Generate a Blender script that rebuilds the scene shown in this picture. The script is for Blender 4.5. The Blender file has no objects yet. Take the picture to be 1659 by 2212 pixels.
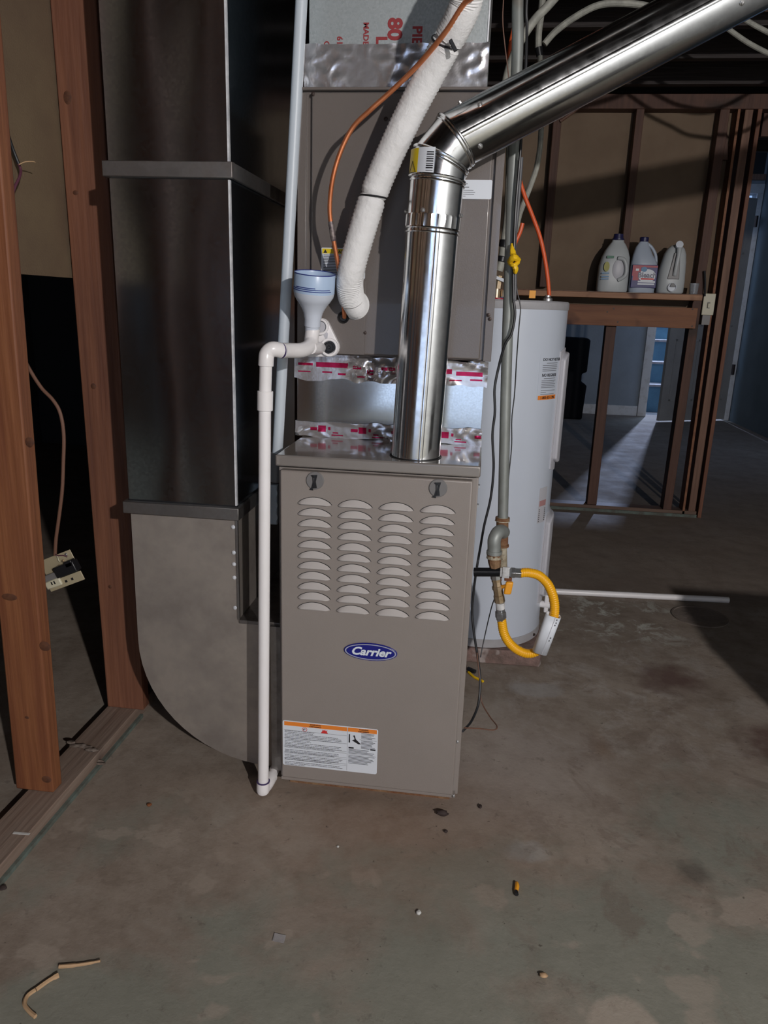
import bpy, bmesh, math, random
from mathutils import Vector, Matrix, noise
random.seed(7)
SC = bpy.context.scene
COL = SC.collection
# ------------------------------------------------------------------ camera
cam_data = bpy.data.cameras.new('camera'); cam = bpy.data.objects.new('camera', cam_data); COL.objects.link(cam)
cam_data.sensor_fit = 'HORIZONTAL'; cam_data.sensor_width = 36.0; cam_data.lens = 1608.23 / 1659 * 36
YAW, PITCH, ROLL = 0.1213, 0.2697, 0.0328
fwd = Vector((-math.sin(YAW) * math.cos(PITCH), math.cos(YAW) * math.cos(PITCH), -math.sin(PITCH)))
rt = Vector((math.cos(YAW), math.sin(YAW), 0)); up = rt.cross(fwd)
r2 = math.cos(ROLL) * rt + math.sin(ROLL) * up; u2 = -math.sin(ROLL) * rt + math.cos(ROLL) * up
M3 = Matrix((r2, u2, -fwd)).transposed()
cam.matrix_world = Matrix.Translation((0.4448, -1.6170, 1.2062)) @ M3.to_4x4()
cam_data.clip_start = 0.02; cam_data.clip_end = 60
SC.camera = cam
# ------------------------------------------------------------------ world and lights
world = bpy.data.worlds.new('daylight'); SC.world = world; world.use_nodes = True
world.node_tree.nodes['Background'].inputs[0].default_value = (0.42, 0.62, 1.0, 1)
world.node_tree.nodes['Background'].inputs[1].default_value = 1.0
def lamp(name, kind, loc, target, energy, color, **kw):
    d = bpy.data.lights.new(name, kind); d.energy = energy; d.color = color
    for k, v in kw.items(): setattr(d, k, v)
    o = bpy.data.objects.new(name, d); COL.objects.link(o); o.location = loc
    o.rotation_euler = (Vector(target) - Vector(loc)).to_track_quat('-Z', 'Y').to_euler()
    return o
lamp('work_lamp', 'POINT', (2.1, -3.5, 2.12), (0.6, 1.0, 0.8), 400, (1.0, 0.95, 0.925), shadow_soft_size=0.035)
lamp('rear_reflection_fill', 'AREA', (0.45, -5.17, 0.68), (0.45, 0.0, 0.68), 4.2, (0.97, 0.98, 1.0), shape='RECTANGLE', size=2.2, size_y=1.1)  # added low fill panel that gives the flue and plenum pale reflections
lamp('window_daylight', 'AREA', (1.0, -5.17, 1.80), (1.0, 0.0, 1.80), 4.0, (0.42, 0.62, 1.0), shape='RECTANGLE', size=1.0, size_y=0.6)
lamp('stairwell_daylight', 'AREA', (3.47, 11.0, 4.0), (2.2, 6.0, 0.0), 360, (0.52, 0.66, 1.0), shape='SQUARE', size=0.10)
lamp('stairwell_glow', 'AREA', (2.95, 8.55, 3.75), (2.95, 9.4, 0.5), 60, (0.45, 0.68, 1.0), shape='SQUARE', size=0.6)
lamp('far_room_fill', 'AREA', (3.36, 4.9, 1.9), (2.0, 6.6, 0.7), 8, (0.40, 0.60, 1.0), shape='RECTANGLE', size=0.5, size_y=0.4)  # added fill to brighten the far room; no window stands here
SC.view_settings.view_transform = 'Standard'; SC.view_settings.look = 'None'
SC.view_settings.gamma = 1.0; SC.view_settings.use_curve_mapping = False
SC.view_settings.exposure = 0.0
try:
    SC.cycles.max_bounces = 8; SC.cycles.sample_clamp_indirect = 4.0
except Exception: pass

# ------------------------------------------------------------------ materials
MATS = {}
def mat(name, col, rough=0.6, metal=0.0, col2=None, scale=8.0, stretch=(1, 1, 1), amount=1.0, detail=4.0, lo=0.35, hi=0.65,
        bump=0.0, bscale=60.0, bstretch=None, rough2=None, coat=0.0, alpha=1.0, trans=0.0, spec=None, spots=None, voronoi=False):
    m = bpy.data.materials.new(name); m.use_nodes = True; nt = m.node_tree; N = nt.nodes; L = nt.links
    b = N['Principled BSDF']
    def rgb(c): return (c[0], c[1], c[2], 1)
    b.inputs['Base Color'].default_value = rgb(col); b.inputs['Roughness'].default_value = rough
    b.inputs['Metallic'].default_value = metal; b.inputs['Coat Weight'].default_value = coat
    b.inputs['Alpha'].default_value = alpha; b.inputs['Transmission Weight'].default_value = trans
    if spec is not None: b.inputs['Specular IOR Level'].default_value = spec
    tc = N.new('ShaderNodeTexCoord')
    if col2 is not None:
        mp = N.new('ShaderNodeMapping'); mp.inputs['Scale'].default_value = stretch
        L.new(tc.outputs['Object'], mp.inputs['Vector'])
        if voronoi:
            t = N.new('ShaderNodeTexVoronoi'); t.inputs['Scale'].default_value = scale; src = t.outputs['Color']
        else:
            t = N.new('ShaderNodeTexNoise'); t.inputs['Scale'].default_value = scale; t.inputs['Detail'].default_value = detail
            t.inputs['Roughness'].default_value = 0.6; src = t.outputs['Fac']
        L.new(mp.outputs['Vector'], t.inputs['Vector'])
        r = N.new('ShaderNodeMapRange'); r.inputs['From Min'].default_value = lo; r.inputs['From Max'].default_value = hi
        r.inputs['To Max'].default_value = amount
        L.new(src, r.inputs['Value'])
        mx = N.new('ShaderNodeMix'); mx.data_type = 'RGBA'; mx.inputs['A'].default_value = rgb(col); mx.inputs['B'].default_value = rgb(col2)
        L.new(r.outputs['Result'], mx.inputs['Factor']); out = mx.outputs['Result']
        if spots is not None:
            v = N.new('ShaderNodeTexNoise'); v.inputs['Scale'].default_value = spots[1]; v.inputs['Detail'].default_value = 2
            L.new(mp.outputs['Vector'] if len(spots) > 4 else tc.outputs['Object'], v.inputs['Vector'])
            r3 = N.new('ShaderNodeMapRange'); r3.inputs['From Min'].default_value = spots[2]; r3.inputs['From Max'].default_value = spots[3]
            L.new(v.outputs['Fac'], r3.inputs['Value'])
            m3 = N.new('ShaderNodeMix'); m3.data_type = 'RGBA'; m3.inputs['B'].default_value = rgb(spots[0])
            L.new(out, m3.inputs['A']); L.new(r3.outputs['Result'], m3.inputs['Factor']); out = m3.outputs['Result']
        L.new(out, b.inputs['Base Color'])
        if rough2 is not None:
            r2_ = N.new('ShaderNodeMapRange'); r2_.inputs['To Min'].default_value = rough; r2_.inputs['To Max'].default_value = rough2
            L.new(r.outputs['Result'], r2_.inputs['Value']); L.new(r2_.outputs['Result'], b.inputs['Roughness'])
    if bump > 0:
        nb = N.new('ShaderNodeTexNoise'); nb.inputs['Scale'].default_value = bscale; nb.inputs['Detail'].default_value = 5
        mp2 = N.new('ShaderNodeMapping'); mp2.inputs['Scale'].default_value = bstretch or (1, 1, 1)
        L.new(tc.outputs['Object'], mp2.inputs['Vector']); L.new(mp2.outputs['Vector'], nb.inputs['Vector'])
        bp = N.new('ShaderNodeBump'); bp.inputs['Strength'].default_value = bump; bp.inputs['Distance'].default_value = 0.01
        L.new(nb.outputs['Fac'], bp.inputs['Height']); L.new(bp.outputs['Normal'], b.inputs['Normal'])
    MATS[name] = m
    return m
def wood(name, a, b2, dark, st=(14, 14, 0.7), rough=0.65):
    return mat(name, a, rough, col2=b2, scale=3.2, stretch=st, lo=0.3, hi=0.7, bump=0.25, bscale=6, bstretch=st,
               spots=(dark, 5.0, 0.66, 0.74))
W_NEAR = wood('warm_lumber', (0.235, 0.088, 0.034), (0.15, 0.048, 0.020), (0.06, 0.02, 0.012))
W_STUD = wood('brown_lumber', (0.21, 0.085, 0.045), (0.12, 0.045, 0.026), (0.04, 0.018, 0.012))
W_DARK = wood('dark_lumber', (0.105, 0.046, 0.028), (0.065, 0.027, 0.018), (0.035, 0.016, 0.01))
W_OLD = wood('weathered_lumber', (0.24, 0.13, 0.085), (0.12, 0.058, 0.038), (0.30, 0.26, 0.22))
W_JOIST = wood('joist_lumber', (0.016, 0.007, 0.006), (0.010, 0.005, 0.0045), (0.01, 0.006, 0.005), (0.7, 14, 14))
W_PLATE = wood('dusty_plate_lumber', (0.27, 0.205, 0.165), (0.19, 0.13, 0.10), (0.05, 0.03, 0.025), (14, 0.7, 14))
W_PLATEX = wood('dusty_cross_plate_lumber', (0.16, 0.10, 0.07), (0.10, 0.055, 0.04), (0.05, 0.03, 0.025), (0.7, 14, 14))
W_SHELF = wood('shelf_lumber', (0.42, 0.235, 0.135), (0.32, 0.16, 0.09), (0.10, 0.035, 0.02), (0.9, 12, 12))
W_BEAM = wood('beam_lumber', (0.27, 0.115, 0.052), (0.17, 0.062, 0.028), (0.07, 0.02, 0.01), (0.9, 5, 10))
KNOT = mat('wood_knot', (0.06, 0.022, 0.012), 0.7, col2=(0.12, 0.045, 0.02), scale=70)
SHEATH = mat('brown_fibreboard', (0.215, 0.155, 0.105), 0.9, col2=(0.175, 0.122, 0.082), scale=3, bump=0.12, bscale=220)
SHEATH_L = mat('tan_fibreboard', (0.175, 0.125, 0.075), 0.9, col2=(0.125, 0.082, 0.054), scale=3.5, bump=0.15, bscale=220)
GREENCHALK = mat('worn_green_paint', (0.13, 0.17, 0.15), 0.8, col2=(0.09, 0.09, 0.075), scale=30)
GALV = mat('galvanised_duct_steel', (0.40, 0.46, 0.52), 0.14, 1.0, col2=(0.34, 0.40, 0.46), scale=160, voronoi=True, lo=0, hi=1, rough2=0.19, bump=0.02, bscale=3)
GALV_B = mat('worn_boot_steel', (0.47, 0.42, 0.375), 0.5, 0.72, col2=(0.30, 0.265, 0.24), scale=9, lo=0.35, hi=0.7, rough2=0.62, bump=0.06, bscale=7)
CLEAT = mat('drive_cleat_steel', (0.36, 0.35, 0.34), 0.4, 1.0, col2=(0.22, 0.2, 0.19), scale=14, rough2=0.55)
EDGE = mat('folded_seam_steel', (0.95, 0.97, 1.0), 0.4, 0.35, col2=(0.6, 0.62, 0.66), scale=30)
GALV_BRIGHT = mat('spangled_supply_steel', (0.46, 0.50, 0.51), 0.42, 0.5, col2=(0.34, 0.375, 0.385), scale=240, voronoi=True, lo=0, hi=1, rough2=0.52, bump=0.03, bscale=200)
PLENUM = mat('smooth_plenum_steel', (0.72, 0.74, 0.73), 0.13, 1.0, col2=(0.64, 0.66, 0.66), scale=220, lo=0.3, hi=0.7, rough2=0.17, bump=0.01, bscale=8)
FLUE = mat('bright_flue_steel', (0.80, 0.81, 0.82), 0.13, 1.0, col2=(0.68, 0.69, 0.70), scale=40, rough2=0.2, bump=0.006, bscale=60)
FOIL = mat('foil_tape', (0.80, 0.79, 0.80), 0.26, 0.85, col2=(0.68, 0.66, 0.68), scale=30, bump=0.12, bscale=30)
PINK = mat('magenta_print', (0.62, 0.02, 0.12), 0.25, 0.65, col2=(0.42, 0.01, 0.06), scale=30)
REDINK = mat('red_ink', (0.27, 0.025, 0.03), 0.55)
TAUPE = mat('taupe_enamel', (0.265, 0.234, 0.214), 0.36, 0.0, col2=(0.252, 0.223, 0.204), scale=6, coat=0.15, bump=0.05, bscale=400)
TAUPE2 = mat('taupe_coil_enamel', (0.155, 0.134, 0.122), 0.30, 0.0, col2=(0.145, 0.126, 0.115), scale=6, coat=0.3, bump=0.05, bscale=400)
TAUPE_CAP = mat('glossy_taupe_enamel', (0.30, 0.275, 0.26), 0.16, 0.35, col2=(0.28, 0.255, 0.24), scale=6, coat=0.6)
LOUV = mat('lit_louver_enamel', (0.46, 0.43, 0.415), 0.45, 0.0)  # door enamel lightened to paint in the light on the tilted faces
BLACK = mat('black_void', (0.004, 0.004, 0.005), 0.6)
BLACKP = mat('black_plastic', (0.012, 0.012, 0.014), 0.35)
BINM = mat('matt_black_plastic', (0.004, 0.004, 0.005), 0.7, spec=0.15)
BLACKI = mat('black_iron', (0.01, 0.011, 0.014), 0.22, 0.3, col2=(0.30, 0.32, 0.34), scale=28, lo=0.62, hi=0.68, stretch=(0.6, 1, 1))
GREYP = mat('grey_plastic', (0.17, 0.165, 0.165), 0.4)
WHITEP = mat('white_pvc', (0.86, 0.84, 0.85), 0.28, col2=(0.82, 0.80, 0.80), scale=8)
BLUEP = mat('pale_blue_pvc', (0.54, 0.60, 0.66), 0.4)
BOXP = mat('pale_box_plastic', (0.50, 0.55, 0.58), 0.5, bump=0.1, bscale=90)
PURPLE = mat('purple_primer', (0.05, 0.03, 0.12), 0.4)
FUNNEL = mat('milky_blue_plastic', (0.42, 0.55, 0.74), 0.3)
FUNNEL2 = mat('milky_white_plastic', (0.60, 0.65, 0.74), 0.35)
NAVYINK = mat('navy_ink', (0.02, 0.035, 0.22), 0.4)
SLEEVE = mat('white_insulation', (0.80, 0.80, 0.80), 0.7, col2=(0.74, 0.74, 0.74), scale=10, bump=0.3, bscale=60)
COPPER = mat('bright_copper', (0.80, 0.30, 0.14), 0.32, 0.75, col2=(0.55, 0.18, 0.075), scale=18, rough2=0.45)
SOLDER = mat('scorched_joint', (0.08, 0.06, 0.075), 0.5, 0.6, col2=(0.35, 0.3, 0.28), scale=90)
GREYPIPE = mat('galvanised_gas_pipe', (0.30, 0.32, 0.31), 0.5, 0.35, col2=(0.22, 0.235, 0.22), scale=20, stretch=(1, 1, 0.4), spots=((0.17, 0.13, 0.10), 9, 0.62, 0.72))
RUST = mat('rusty_fitting', (0.17, 0.065, 0.03), 0.75, 0.2, col2=(0.26, 0.16, 0.085), scale=24, bump=0.6, bscale=60)
PASTE = mat('pipe_dope_fitting', (0.30, 0.25, 0.17), 0.6, 0.2, col2=(0.46, 0.42, 0.33), scale=45, bump=0.7, bscale=70)
BRASS = mat('brass', (0.42, 0.30, 0.17), 0.33, 0.85, col2=(0.62, 0.50, 0.36), scale=30)
CHROME = mat('zinc_nut', (0.52, 0.54, 0.56), 0.28, 0.9, col2=(0.35, 0.36, 0.38), scale=30)
TEFLON = mat('white_thread_tape', (0.70, 0.71, 0.72), 0.6, col2=(0.4, 0.4, 0.4), scale=40)
YELLOW = mat('yellow_coating', (0.90, 0.44, 0.008), 0.36)
YELLOWD = mat('yellow_handle', (0.85, 0.36, 0.02), 0.45)
YTAPE = mat('yellow_ribbon', (0.80, 0.50, 0.01), 0.45)
TANK = mat('white_tank_enamel', (0.55, 0.60, 0.685), 0.3, coat=0.2)
TANKTOP = mat('grey_tank_cap', (0.40, 0.40, 0.42), 0.45, col2=(0.35, 0.34, 0.35), scale=12)
TANKCOV = mat('tank_cover_plastic', (0.50, 0.50, 0.54), 0.4)
PADM = mat('pink_concrete_pad', (0.24, 0.155, 0.135), 0.95, col2=(0.15, 0.105, 0.09), scale=24, bump=0.8, bscale=50, spots=((0.36, 0.31, 0.29), 16, 0.6, 0.68))
LABEL = mat('white_label', (0.68, 0.72, 0.78), 0.45)
ORANGE = mat('orange_label', (0.78, 0.23, 0.03), 0.5)
YLABEL = mat('yellow_label', (0.78, 0.58, 0.01), 0.4)
INK = mat('black_ink', (0.012, 0.012, 0.016), 0.5)
GREYINK = mat('grey_ink', (0.13, 0.135, 0.15), 0.5)
REDI = mat('red_label_ink', (0.62, 0.03, 0.03), 0.5)
NAVY = mat('navy_enamel', (0.008, 0.012, 0.20), 0.25, coat=0.5)
SILVER = mat('silver_trim', (0.52, 0.54, 0.66), 0.3, 0.4)
BADGEW = mat('badge_lettering_white', (0.70, 0.76, 0.82), 0.35)
ORANGEC = mat('orange_cable_jacket', (0.72, 0.11, 0.03), 0.45)
CABLEW = mat('dusty_white_cable', (0.40, 0.40, 0.35), 0.6, col2=(0.27, 0.27, 0.24), scale=40)
CABLEB = mat('black_cable', (0.014, 0.015, 0.018), 0.4)
CABLEG = mat('dark_grey_cable', (0.07, 0.072, 0.08), 0.5)
CABLEBR = mat('brown_thermostat_wire', (0.15, 0.075, 0.05), 0.5)
CABLEP = mat('purple_wire', (0.11, 0.035, 0.06), 0.5)
FARWALL = mat('pale_painted_wall', (0.24, 0.275, 0.31), 0.8, col2=(0.19, 0.215, 0.24), scale=1.6, bump=0.2, bscale=40)
BLUEWALL = mat('blue_painted_wall', (0.20, 0.25, 0.28), 0.8, col2=(0.15, 0.19, 0.215), scale=1.6)
TRIMW = mat('worn_white_trim', (0.50, 0.50, 0.50), 0.5, col2=(0.34, 0.32, 0.30), scale=14, lo=0.5, hi=0.8)
DOORM = mat('grey_door_paint', (0.26, 0.25, 0.235), 0.55, col2=(0.22, 0.21, 0.2), scale=4)
RISER = mat('blue_stair_paint', (0.13, 0.27, 0.36), 0.6, col2=(0.10, 0.21, 0.29), scale=7)
TREAD = mat('worn_tread_paint', (0.50, 0.45, 0.45), 0.6, col2=(0.36, 0.28, 0.26), scale=14)
REARD = mat('dark_board_wall', (0.085, 0.07, 0.06), 0.8, col2=(0.06, 0.045, 0.04), scale=3)
REARW = mat('white_block_paint', (0.50, 0.52, 0.52), 0.8, col2=(0.44, 0.46, 0.46), scale=2, bump=0.2, bscale=30)
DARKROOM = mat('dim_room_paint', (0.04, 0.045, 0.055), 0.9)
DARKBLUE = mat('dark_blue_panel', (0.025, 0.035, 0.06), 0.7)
JUGW = mat('white_jug_plastic', (0.50, 0.53, 0.54), 0.4)
JUGB = mat('blue_white_jug_plastic', (0.42, 0.48, 0.57), 0.4)
NAVYCAP = mat('navy_cap', (0.02, 0.02, 0.08), 0.4)
GREENINK = mat('green_ink', (0.04, 0.17, 0.10), 0.5)
YINK = mat('olive_yellow_ink', (0.32, 0.30, 0.04), 0.5)
BLUEINK = mat('blue_ink', (0.10, 0.24, 0.42), 0.5)
REDLBL = mat('crimson_label', (0.36, 0.012, 0.035), 0.45)
NAVYLBL = mat('deep_blue_label', (0.016, 0.014, 0.14), 0.45)
IVORY = mat('ivory_plate', (0.56, 0.53, 0.40), 0.4)
BEIGE = mat('beige_metal_plate', (0.42, 0.36, 0.24), 0.45, 0.2)
CLEAR = mat('cloudy_clear_plastic', (0.75, 0.78, 0.82), 0.15, trans=0.75)
GLASS = mat('window_glass', (0.9, 0.95, 1.0), 0.02, trans=1.0)
SHAVE = mat('pale_wood_shaving', (0.46, 0.30, 0.17), 0.8)
DEBRIS = mat('dark_debris', (0.035, 0.022, 0.02), 0.8)
BROWND = mat('brown_nut_shell', (0.18, 0.06, 0.02), 0.6)
SNOW = mat('white_scrap', (0.60, 0.60, 0.58), 0.6)
SCREW = mat('screw_steel', (0.55, 0.55, 0.55), 0.35, 0.9)
DSCREW = mat('dark_screw', (0.05, 0.035, 0.03), 0.5, 0.5)
DRAIN = mat('drain_cover_iron', (0.20, 0.165, 0.14), 0.85, col2=(0.15, 0.12, 0.10), scale=18, bump=0.4, bscale=50)
BLOCKM = mat('shadow_block_paint', (0.10, 0.10, 0.10), 0.8)  # only for the added shadow block

def floor_material():
    m = bpy.data.materials.new('stained_concrete'); m.use_nodes = True; nt = m.node_tree; N = nt.nodes; L = nt.links
    b = N['Principled BSDF']; tc = N.new('ShaderNodeTexCoord')
    def nz(scale, det=6, rough=0.6, dist=0.0, off=(0, 0, 0), st=(1, 1, 1)):
        mp = N.new('ShaderNodeMapping'); mp.inputs['Location'].default_value = off; mp.inputs['Scale'].default_value = st
        L.new(tc.outputs['Object'], mp.inputs['Vector'])
        n = N.new('ShaderNodeTexNoise'); n.inputs['Scale'].default_value = scale; n.inputs['Detail'].default_value = det
        n.inputs['Roughness'].default_value = rough; n.inputs['Distortion'].default_value = dist
        L.new(mp.outputs['Vector'], n.inputs['Vector']); return n.outputs['Fac']
    def rng(v, a, c, lo=0.0, hi=1.0):
        r = N.new('ShaderNodeMapRange'); r.inputs['From Min'].default_value = a; r.inputs['From Max'].default_value = c
        r.inputs['To Min'].default_value = lo; r.inputs['To Max'].default_value = hi; L.new(v, r.inputs['Value']); return r.outputs['Result']
    def mix(f, A, B):
        x = N.new('ShaderNodeMix'); x.data_type = 'RGBA'
        L.new(f, x.inputs['Factor'])
        for k, v in (('A', A), ('B', B)):
            if isinstance(v, tuple): x.inputs[k].default_value = (*v, 1)
            else: L.new(v, x.inputs[k])
        return x.outputs['Result']
    def math_(op, a, c):
        x = N.new('ShaderNodeMath'); x.operation = op
        for i, v in enumerate((a, c)):
            if isinstance(v, (int, float)): x.inputs[i].default_value = v
            else: L.new(v, x.inputs[i])
        return x.outputs[0]
    sep = N.new('ShaderNodeSeparateXYZ'); L.new(tc.outputs['Object'], sep.inputs[0]); X, Y = sep.outputs[0], sep.outputs[1]
    def blob(cx, cy, r, soft=0.5, wob=0.35, off=0.0, sx=1.0):
        dx = math_('MULTIPLY', math_('SUBTRACT', X, cx), sx); dy = math_('SUBTRACT', Y, cy)
        d = math_('SQRT', math_('ADD', math_('MULTIPLY', dx, dx), math_('MULTIPLY', dy, dy)), 0)
        d = math_('ADD', d, math_('MULTIPLY', math_('SUBTRACT', nz(9, 5, off=(off, off * 2, 0)), 0.5), wob))
        return rng(d, r, r * (1 - soft), 0, 1)
    base = mix(rng(nz(2.2), 0.35, 0.65), (0.255, 0.210, 0.172), (0.345, 0.292, 0.242))
    base = mix(rng(nz(9, 8, 0.7), 0.42, 0.7, 0, 0.8), base, (0.175, 0.135, 0.105))
    base = mix(rng(nz(5, 6, 0.6, 0.6, (3, 1, 0)), 0.56, 0.68, 0, 0.25), base, (0.41, 0.39, 0.34))
    # worn green-grey floor paint, kept in the foreground and to the right
    g = math_('ADD', math_('MULTIPLY', Y, -0.42), math_('MULTIPLY', X, 0.14))
    g = math_('ADD', g, math_('MULTIPLY', math_('SUBTRACT', nz(2.6, 7, 0.62, 0.4, (7, 2, 0)), 0.5), 1.3))
    base = mix(rng(g, 0.12, 0.30, 0, 0.62), base, (0.225, 0.250, 0.210))
    base = mix(math_('MULTIPLY', rng(nz(6, 4, 0.5, 0.2, (1, 9, 0)), 0.60, 0.63, 0, 0.55), rng(Y, 0.1, -0.2)), base, (0.37, 0.315, 0.262))
    # mineral bloom near the heater pad and stains
    bl = math_('MULTIPLY', rng(nz(7, 8, 0.75, 0.5, (4, 4, 0)), 0.50, 0.62), blob(0.95, 0.75, 0.75, 0.9, 0.2, 1.0))
    base = mix(math_('MULTIPLY', bl, 0.5), base, (0.46, 0.43, 0.40))
    bl2 = math_('MULTIPLY', rng(nz(10, 8, 0.75, 0.5, (14, 4, 0)), 0.52, 0.60), blob(1.05, 1.35, 0.42, 0.8, 0.2, 2.0))
    base = mix(math_('MULTIPLY', bl2, 0.75), base, (0.60, 0.62, 0.57))
    base = mix(math_('MULTIPLY', blob(0.60, 0.22, 0.34, 0.7, 0.35, 3.0), 0.45), base, (0.42, 0.37, 0.34))
    base = mix(math_('MULTIPLY', blob(0.30, -0.10, 0.34, 0.9, 0.2, 4.0, 0.7), 0.35), base, (0.26, 0.14, 0.085))
    base = mix(math_('MULTIPLY', blob(1.16, 0.82, 0.13, 0.6, 0.2, 5.0), 0.75), base, (0.10, 0.05, 0.045))
    base = mix(math_('MULTIPLY', blob(1.40, 0.42, 0.16, 0.6, 0.25, 6.0), 0.7), base, (0.085, 0.035, 0.030))
    base = mix(math_('MULTIPLY', blob(1.00, -0.13, 0.045, 0.7, 0.14, 7.0), 0.6), base, (0.08, 0.07, 0.06))
    base = mix(math_('MULTIPLY', blob(0.86, 0.36, 0.07, 0.7, 0.14, 8.0, 1.8), 0.5), base, (0.2, 0.12, 0.07))
    base = mix(math_('MULTIPLY', blob(0.62, -0.13, 0.040, 0.5, 0.09, 9.0, 0.6), 0.45), base, (0.40, 0.40, 0.385))
    base = mix(math_('MULTIPLY', blob(0.77, -0.56, 0.085, 0.2, 0.10, 10.0, 1.3), 0.75), base, (0.42, 0.36, 0.30))
    base = mix(math_('MULTIPLY', blob(0.70, 0.65, 0.06, 0.3, 0.06, 11.0, 0.6), 0.5), base, (0.34, 0.33, 0.32))
    base = mix(math_('MULTIPLY', rng(Y, 1.50, 1.58), 0.45), base, (0.17, 0.135, 0.115))
    base = mix(math_('MULTIPLY', rng(nz(3.1, 9, 0.7, 0.8, (21, 3, 0)), 0.55, 0.60), rng(X, 0.45, 0.7, 0, 0.45)), base, (0.19, 0.145, 0.118))
    base = mix(rng(nz(26, 6, 0.7, 0.3, (5, 15, 0)), 0.60, 0.68, 0, 0.45), base, (0.13, 0.105, 0.09))
    sp = rng(nz(70, 2, 0.5, 0, (2, 5, 0)), 0.73, 0.76, 0, 0.6)
    base = mix(sp, base, (0.05, 0.035, 0.028))
    L.new(base, b.inputs['Base Color'])
    L.new(rng(nz(4, 5), 0.3, 0.7, 0.68, 0.9), b.inputs['Roughness'])
    b.inputs['Specular IOR Level'].default_value = 0.3
    bp = N.new('ShaderNodeBump'); bp.inputs['Strength'].default_value = 0.22; bp.inputs['Distance'].default_value = 0.012
    h = math_('ADD', nz(14, 8, 0.7), math_('MULTIPLY', nz(90, 4, 0.6), 0.25)); L.new(h, bp.inputs['Height'])
    L.new(bp.outputs['Normal'], b.inputs['Normal'])
    return m
FLOORM = floor_material()

# ------------------------------------------------------------------ mesh helpers
class MB:
    def __init__(s): s.v = []; s.f = []
    def add(s, vs, fs):
        n = len(s.v); s.v += [Vector(p) for p in vs]; s.f += [tuple(i + n for i in f) for f in fs]; return s
    def box(s, x0, x1, y0, y1, z0, z1):
        return s.add([(x0, y0, z0), (x1, y0, z0), (x1, y1, z0), (x0, y1, z0), (x0, y0, z1), (x1, y0, z1), (x1, y1, z1), (x0, y1, z1)],
                     [(0, 3, 2, 1), (4, 5, 6, 7), (0, 1, 5, 4), (1, 2, 6, 5), (2, 3, 7, 6), (3, 0, 4, 7)])
    def obox(s, c, ax, ay, az, hx, hy, hz):
        c = Vector(c); ax, ay, az = (Vector(a).normalized() for a in (ax, ay, az)); vs = []
        for k in (-1, 1):
            for (i, j) in ((-1, -1), (1, -1), (1, 1), (-1, 1)): vs.append(c + ax * hx * i + ay * hy * j + az * hz * k)
        return s.add(vs, [(0, 3, 2, 1), (4, 5, 6, 7), (0, 1, 5, 4), (1, 2, 6, 5), (2, 3, 7, 6), (3, 0, 4, 7)])
    def post(s, b, t, w, d):      # a leaning stud from bottom corner b to top corner t (left front), width w in x, depth d in y
        b = Vector(b); t = Vector(t); vs = []
        for p in (b, t): vs += [p, p + Vector((w, 0, 0)), p + Vector((w, d, 0)), p + Vector((0, d, 0))]
        return s.add(vs, [(0, 3, 2, 1), (4, 5, 6, 7), (0, 1, 5, 4), (1, 2, 6, 5), (2, 3, 7, 6), (3, 0, 4, 7)])
    def prism(s, pts, d0, d1, axis='y'):   # outline in the two other axes, extruded
        n = len(pts)
        def P(a, b_, d):
            return (a, d, b_) if axis == 'y' else ((d, a, b_) if axis == 'x' else (a, b_, d))
        vs = [P(a, b_, d0) for a, b_ in pts] + [P(a, b_, d1) for a, b_ in pts]
        return s.add(vs, [tuple(range(n)), tuple(range(2 * n - 1, n - 1, -1))] + [(i, i + n, (i + 1) % n + n, (i + 1) % n) for i in range(n)])
    def tube(s, pts, r, n=12, cap=True, closed=False):
        pts = [Vector(p) for p in pts]; m = len(pts); rr = r if isinstance(r, (list, tuple)) else [r] * m
        T = []
        for i in range(m):
            if closed: t = pts[(i + 1) % m] - pts[i - 1]
            else: t = pts[min(i + 1, m - 1)] - pts[max(i - 1, 0)]
            T.append(t.normalized())
        u = T[0].orthogonal().normalized(); vs = []
        for i in range(m):
            u = (u - T[i] * u.dot(T[i])); u = u.normalized() if u.length > 1e-6 else T[i].orthogonal().normalized()
            w = T[i].cross(u)
            for k in range(n):
                a = 2 * math.pi * k / n; vs.append(pts[i] + (u * math.cos(a) + w * math.sin(a)) * rr[i])
        fs = []
        for i in range(m if closed else m - 1):
            j = (i + 1) % m
            for k in range(n): fs.append((i * n + k, i * n + (k + 1) % n, j * n + (k + 1) % n, j * n + k))
        if cap and not closed: fs += [tuple(range(n - 1, -1, -1)), tuple((m - 1) * n + k for k in range(n))]
        return s.add(vs, fs)
    def lathe(s, prof, c=(0, 0, 0), axis=(0, 0, 1), n=32, sx=1.0, sy=1.0, up_=None):
        c = Vector(c); az = Vector(axis).normalized(); ax = (Vector(up_) if up_ else (Vector((1, 0, 0)) if abs(az.x) < 0.9 else Vector((0, 1, 0))))
        ax = (ax - az * ax.dot(az)).normalized(); ay = az.cross(ax); vs = []; fs = []; m = len(prof)
        for r, z in prof:
            for k in range(n):
                a = 2 * math.pi * k / n; vs.append(c + ax * math.cos(a) * r * sx + ay * math.sin(a) * r * sy + az * z)
        for i in range(m - 1):
            for k in range(n): fs.append((i * n + k, i * n + (k + 1) % n, (i + 1) * n + (k + 1) % n, (i + 1) * n + k))
        if prof[0][0] > 1e-6: fs.append(tuple(range(n - 1, -1, -1)))
        if prof[-1][0] > 1e-6: fs.append(tuple((m - 1) * n + k for k in range(n)))
        return s.add(vs, fs)
    def quad(s, a, b, c, d): return s.add([a, b, c, d], [(0, 1, 2, 3)])

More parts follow.
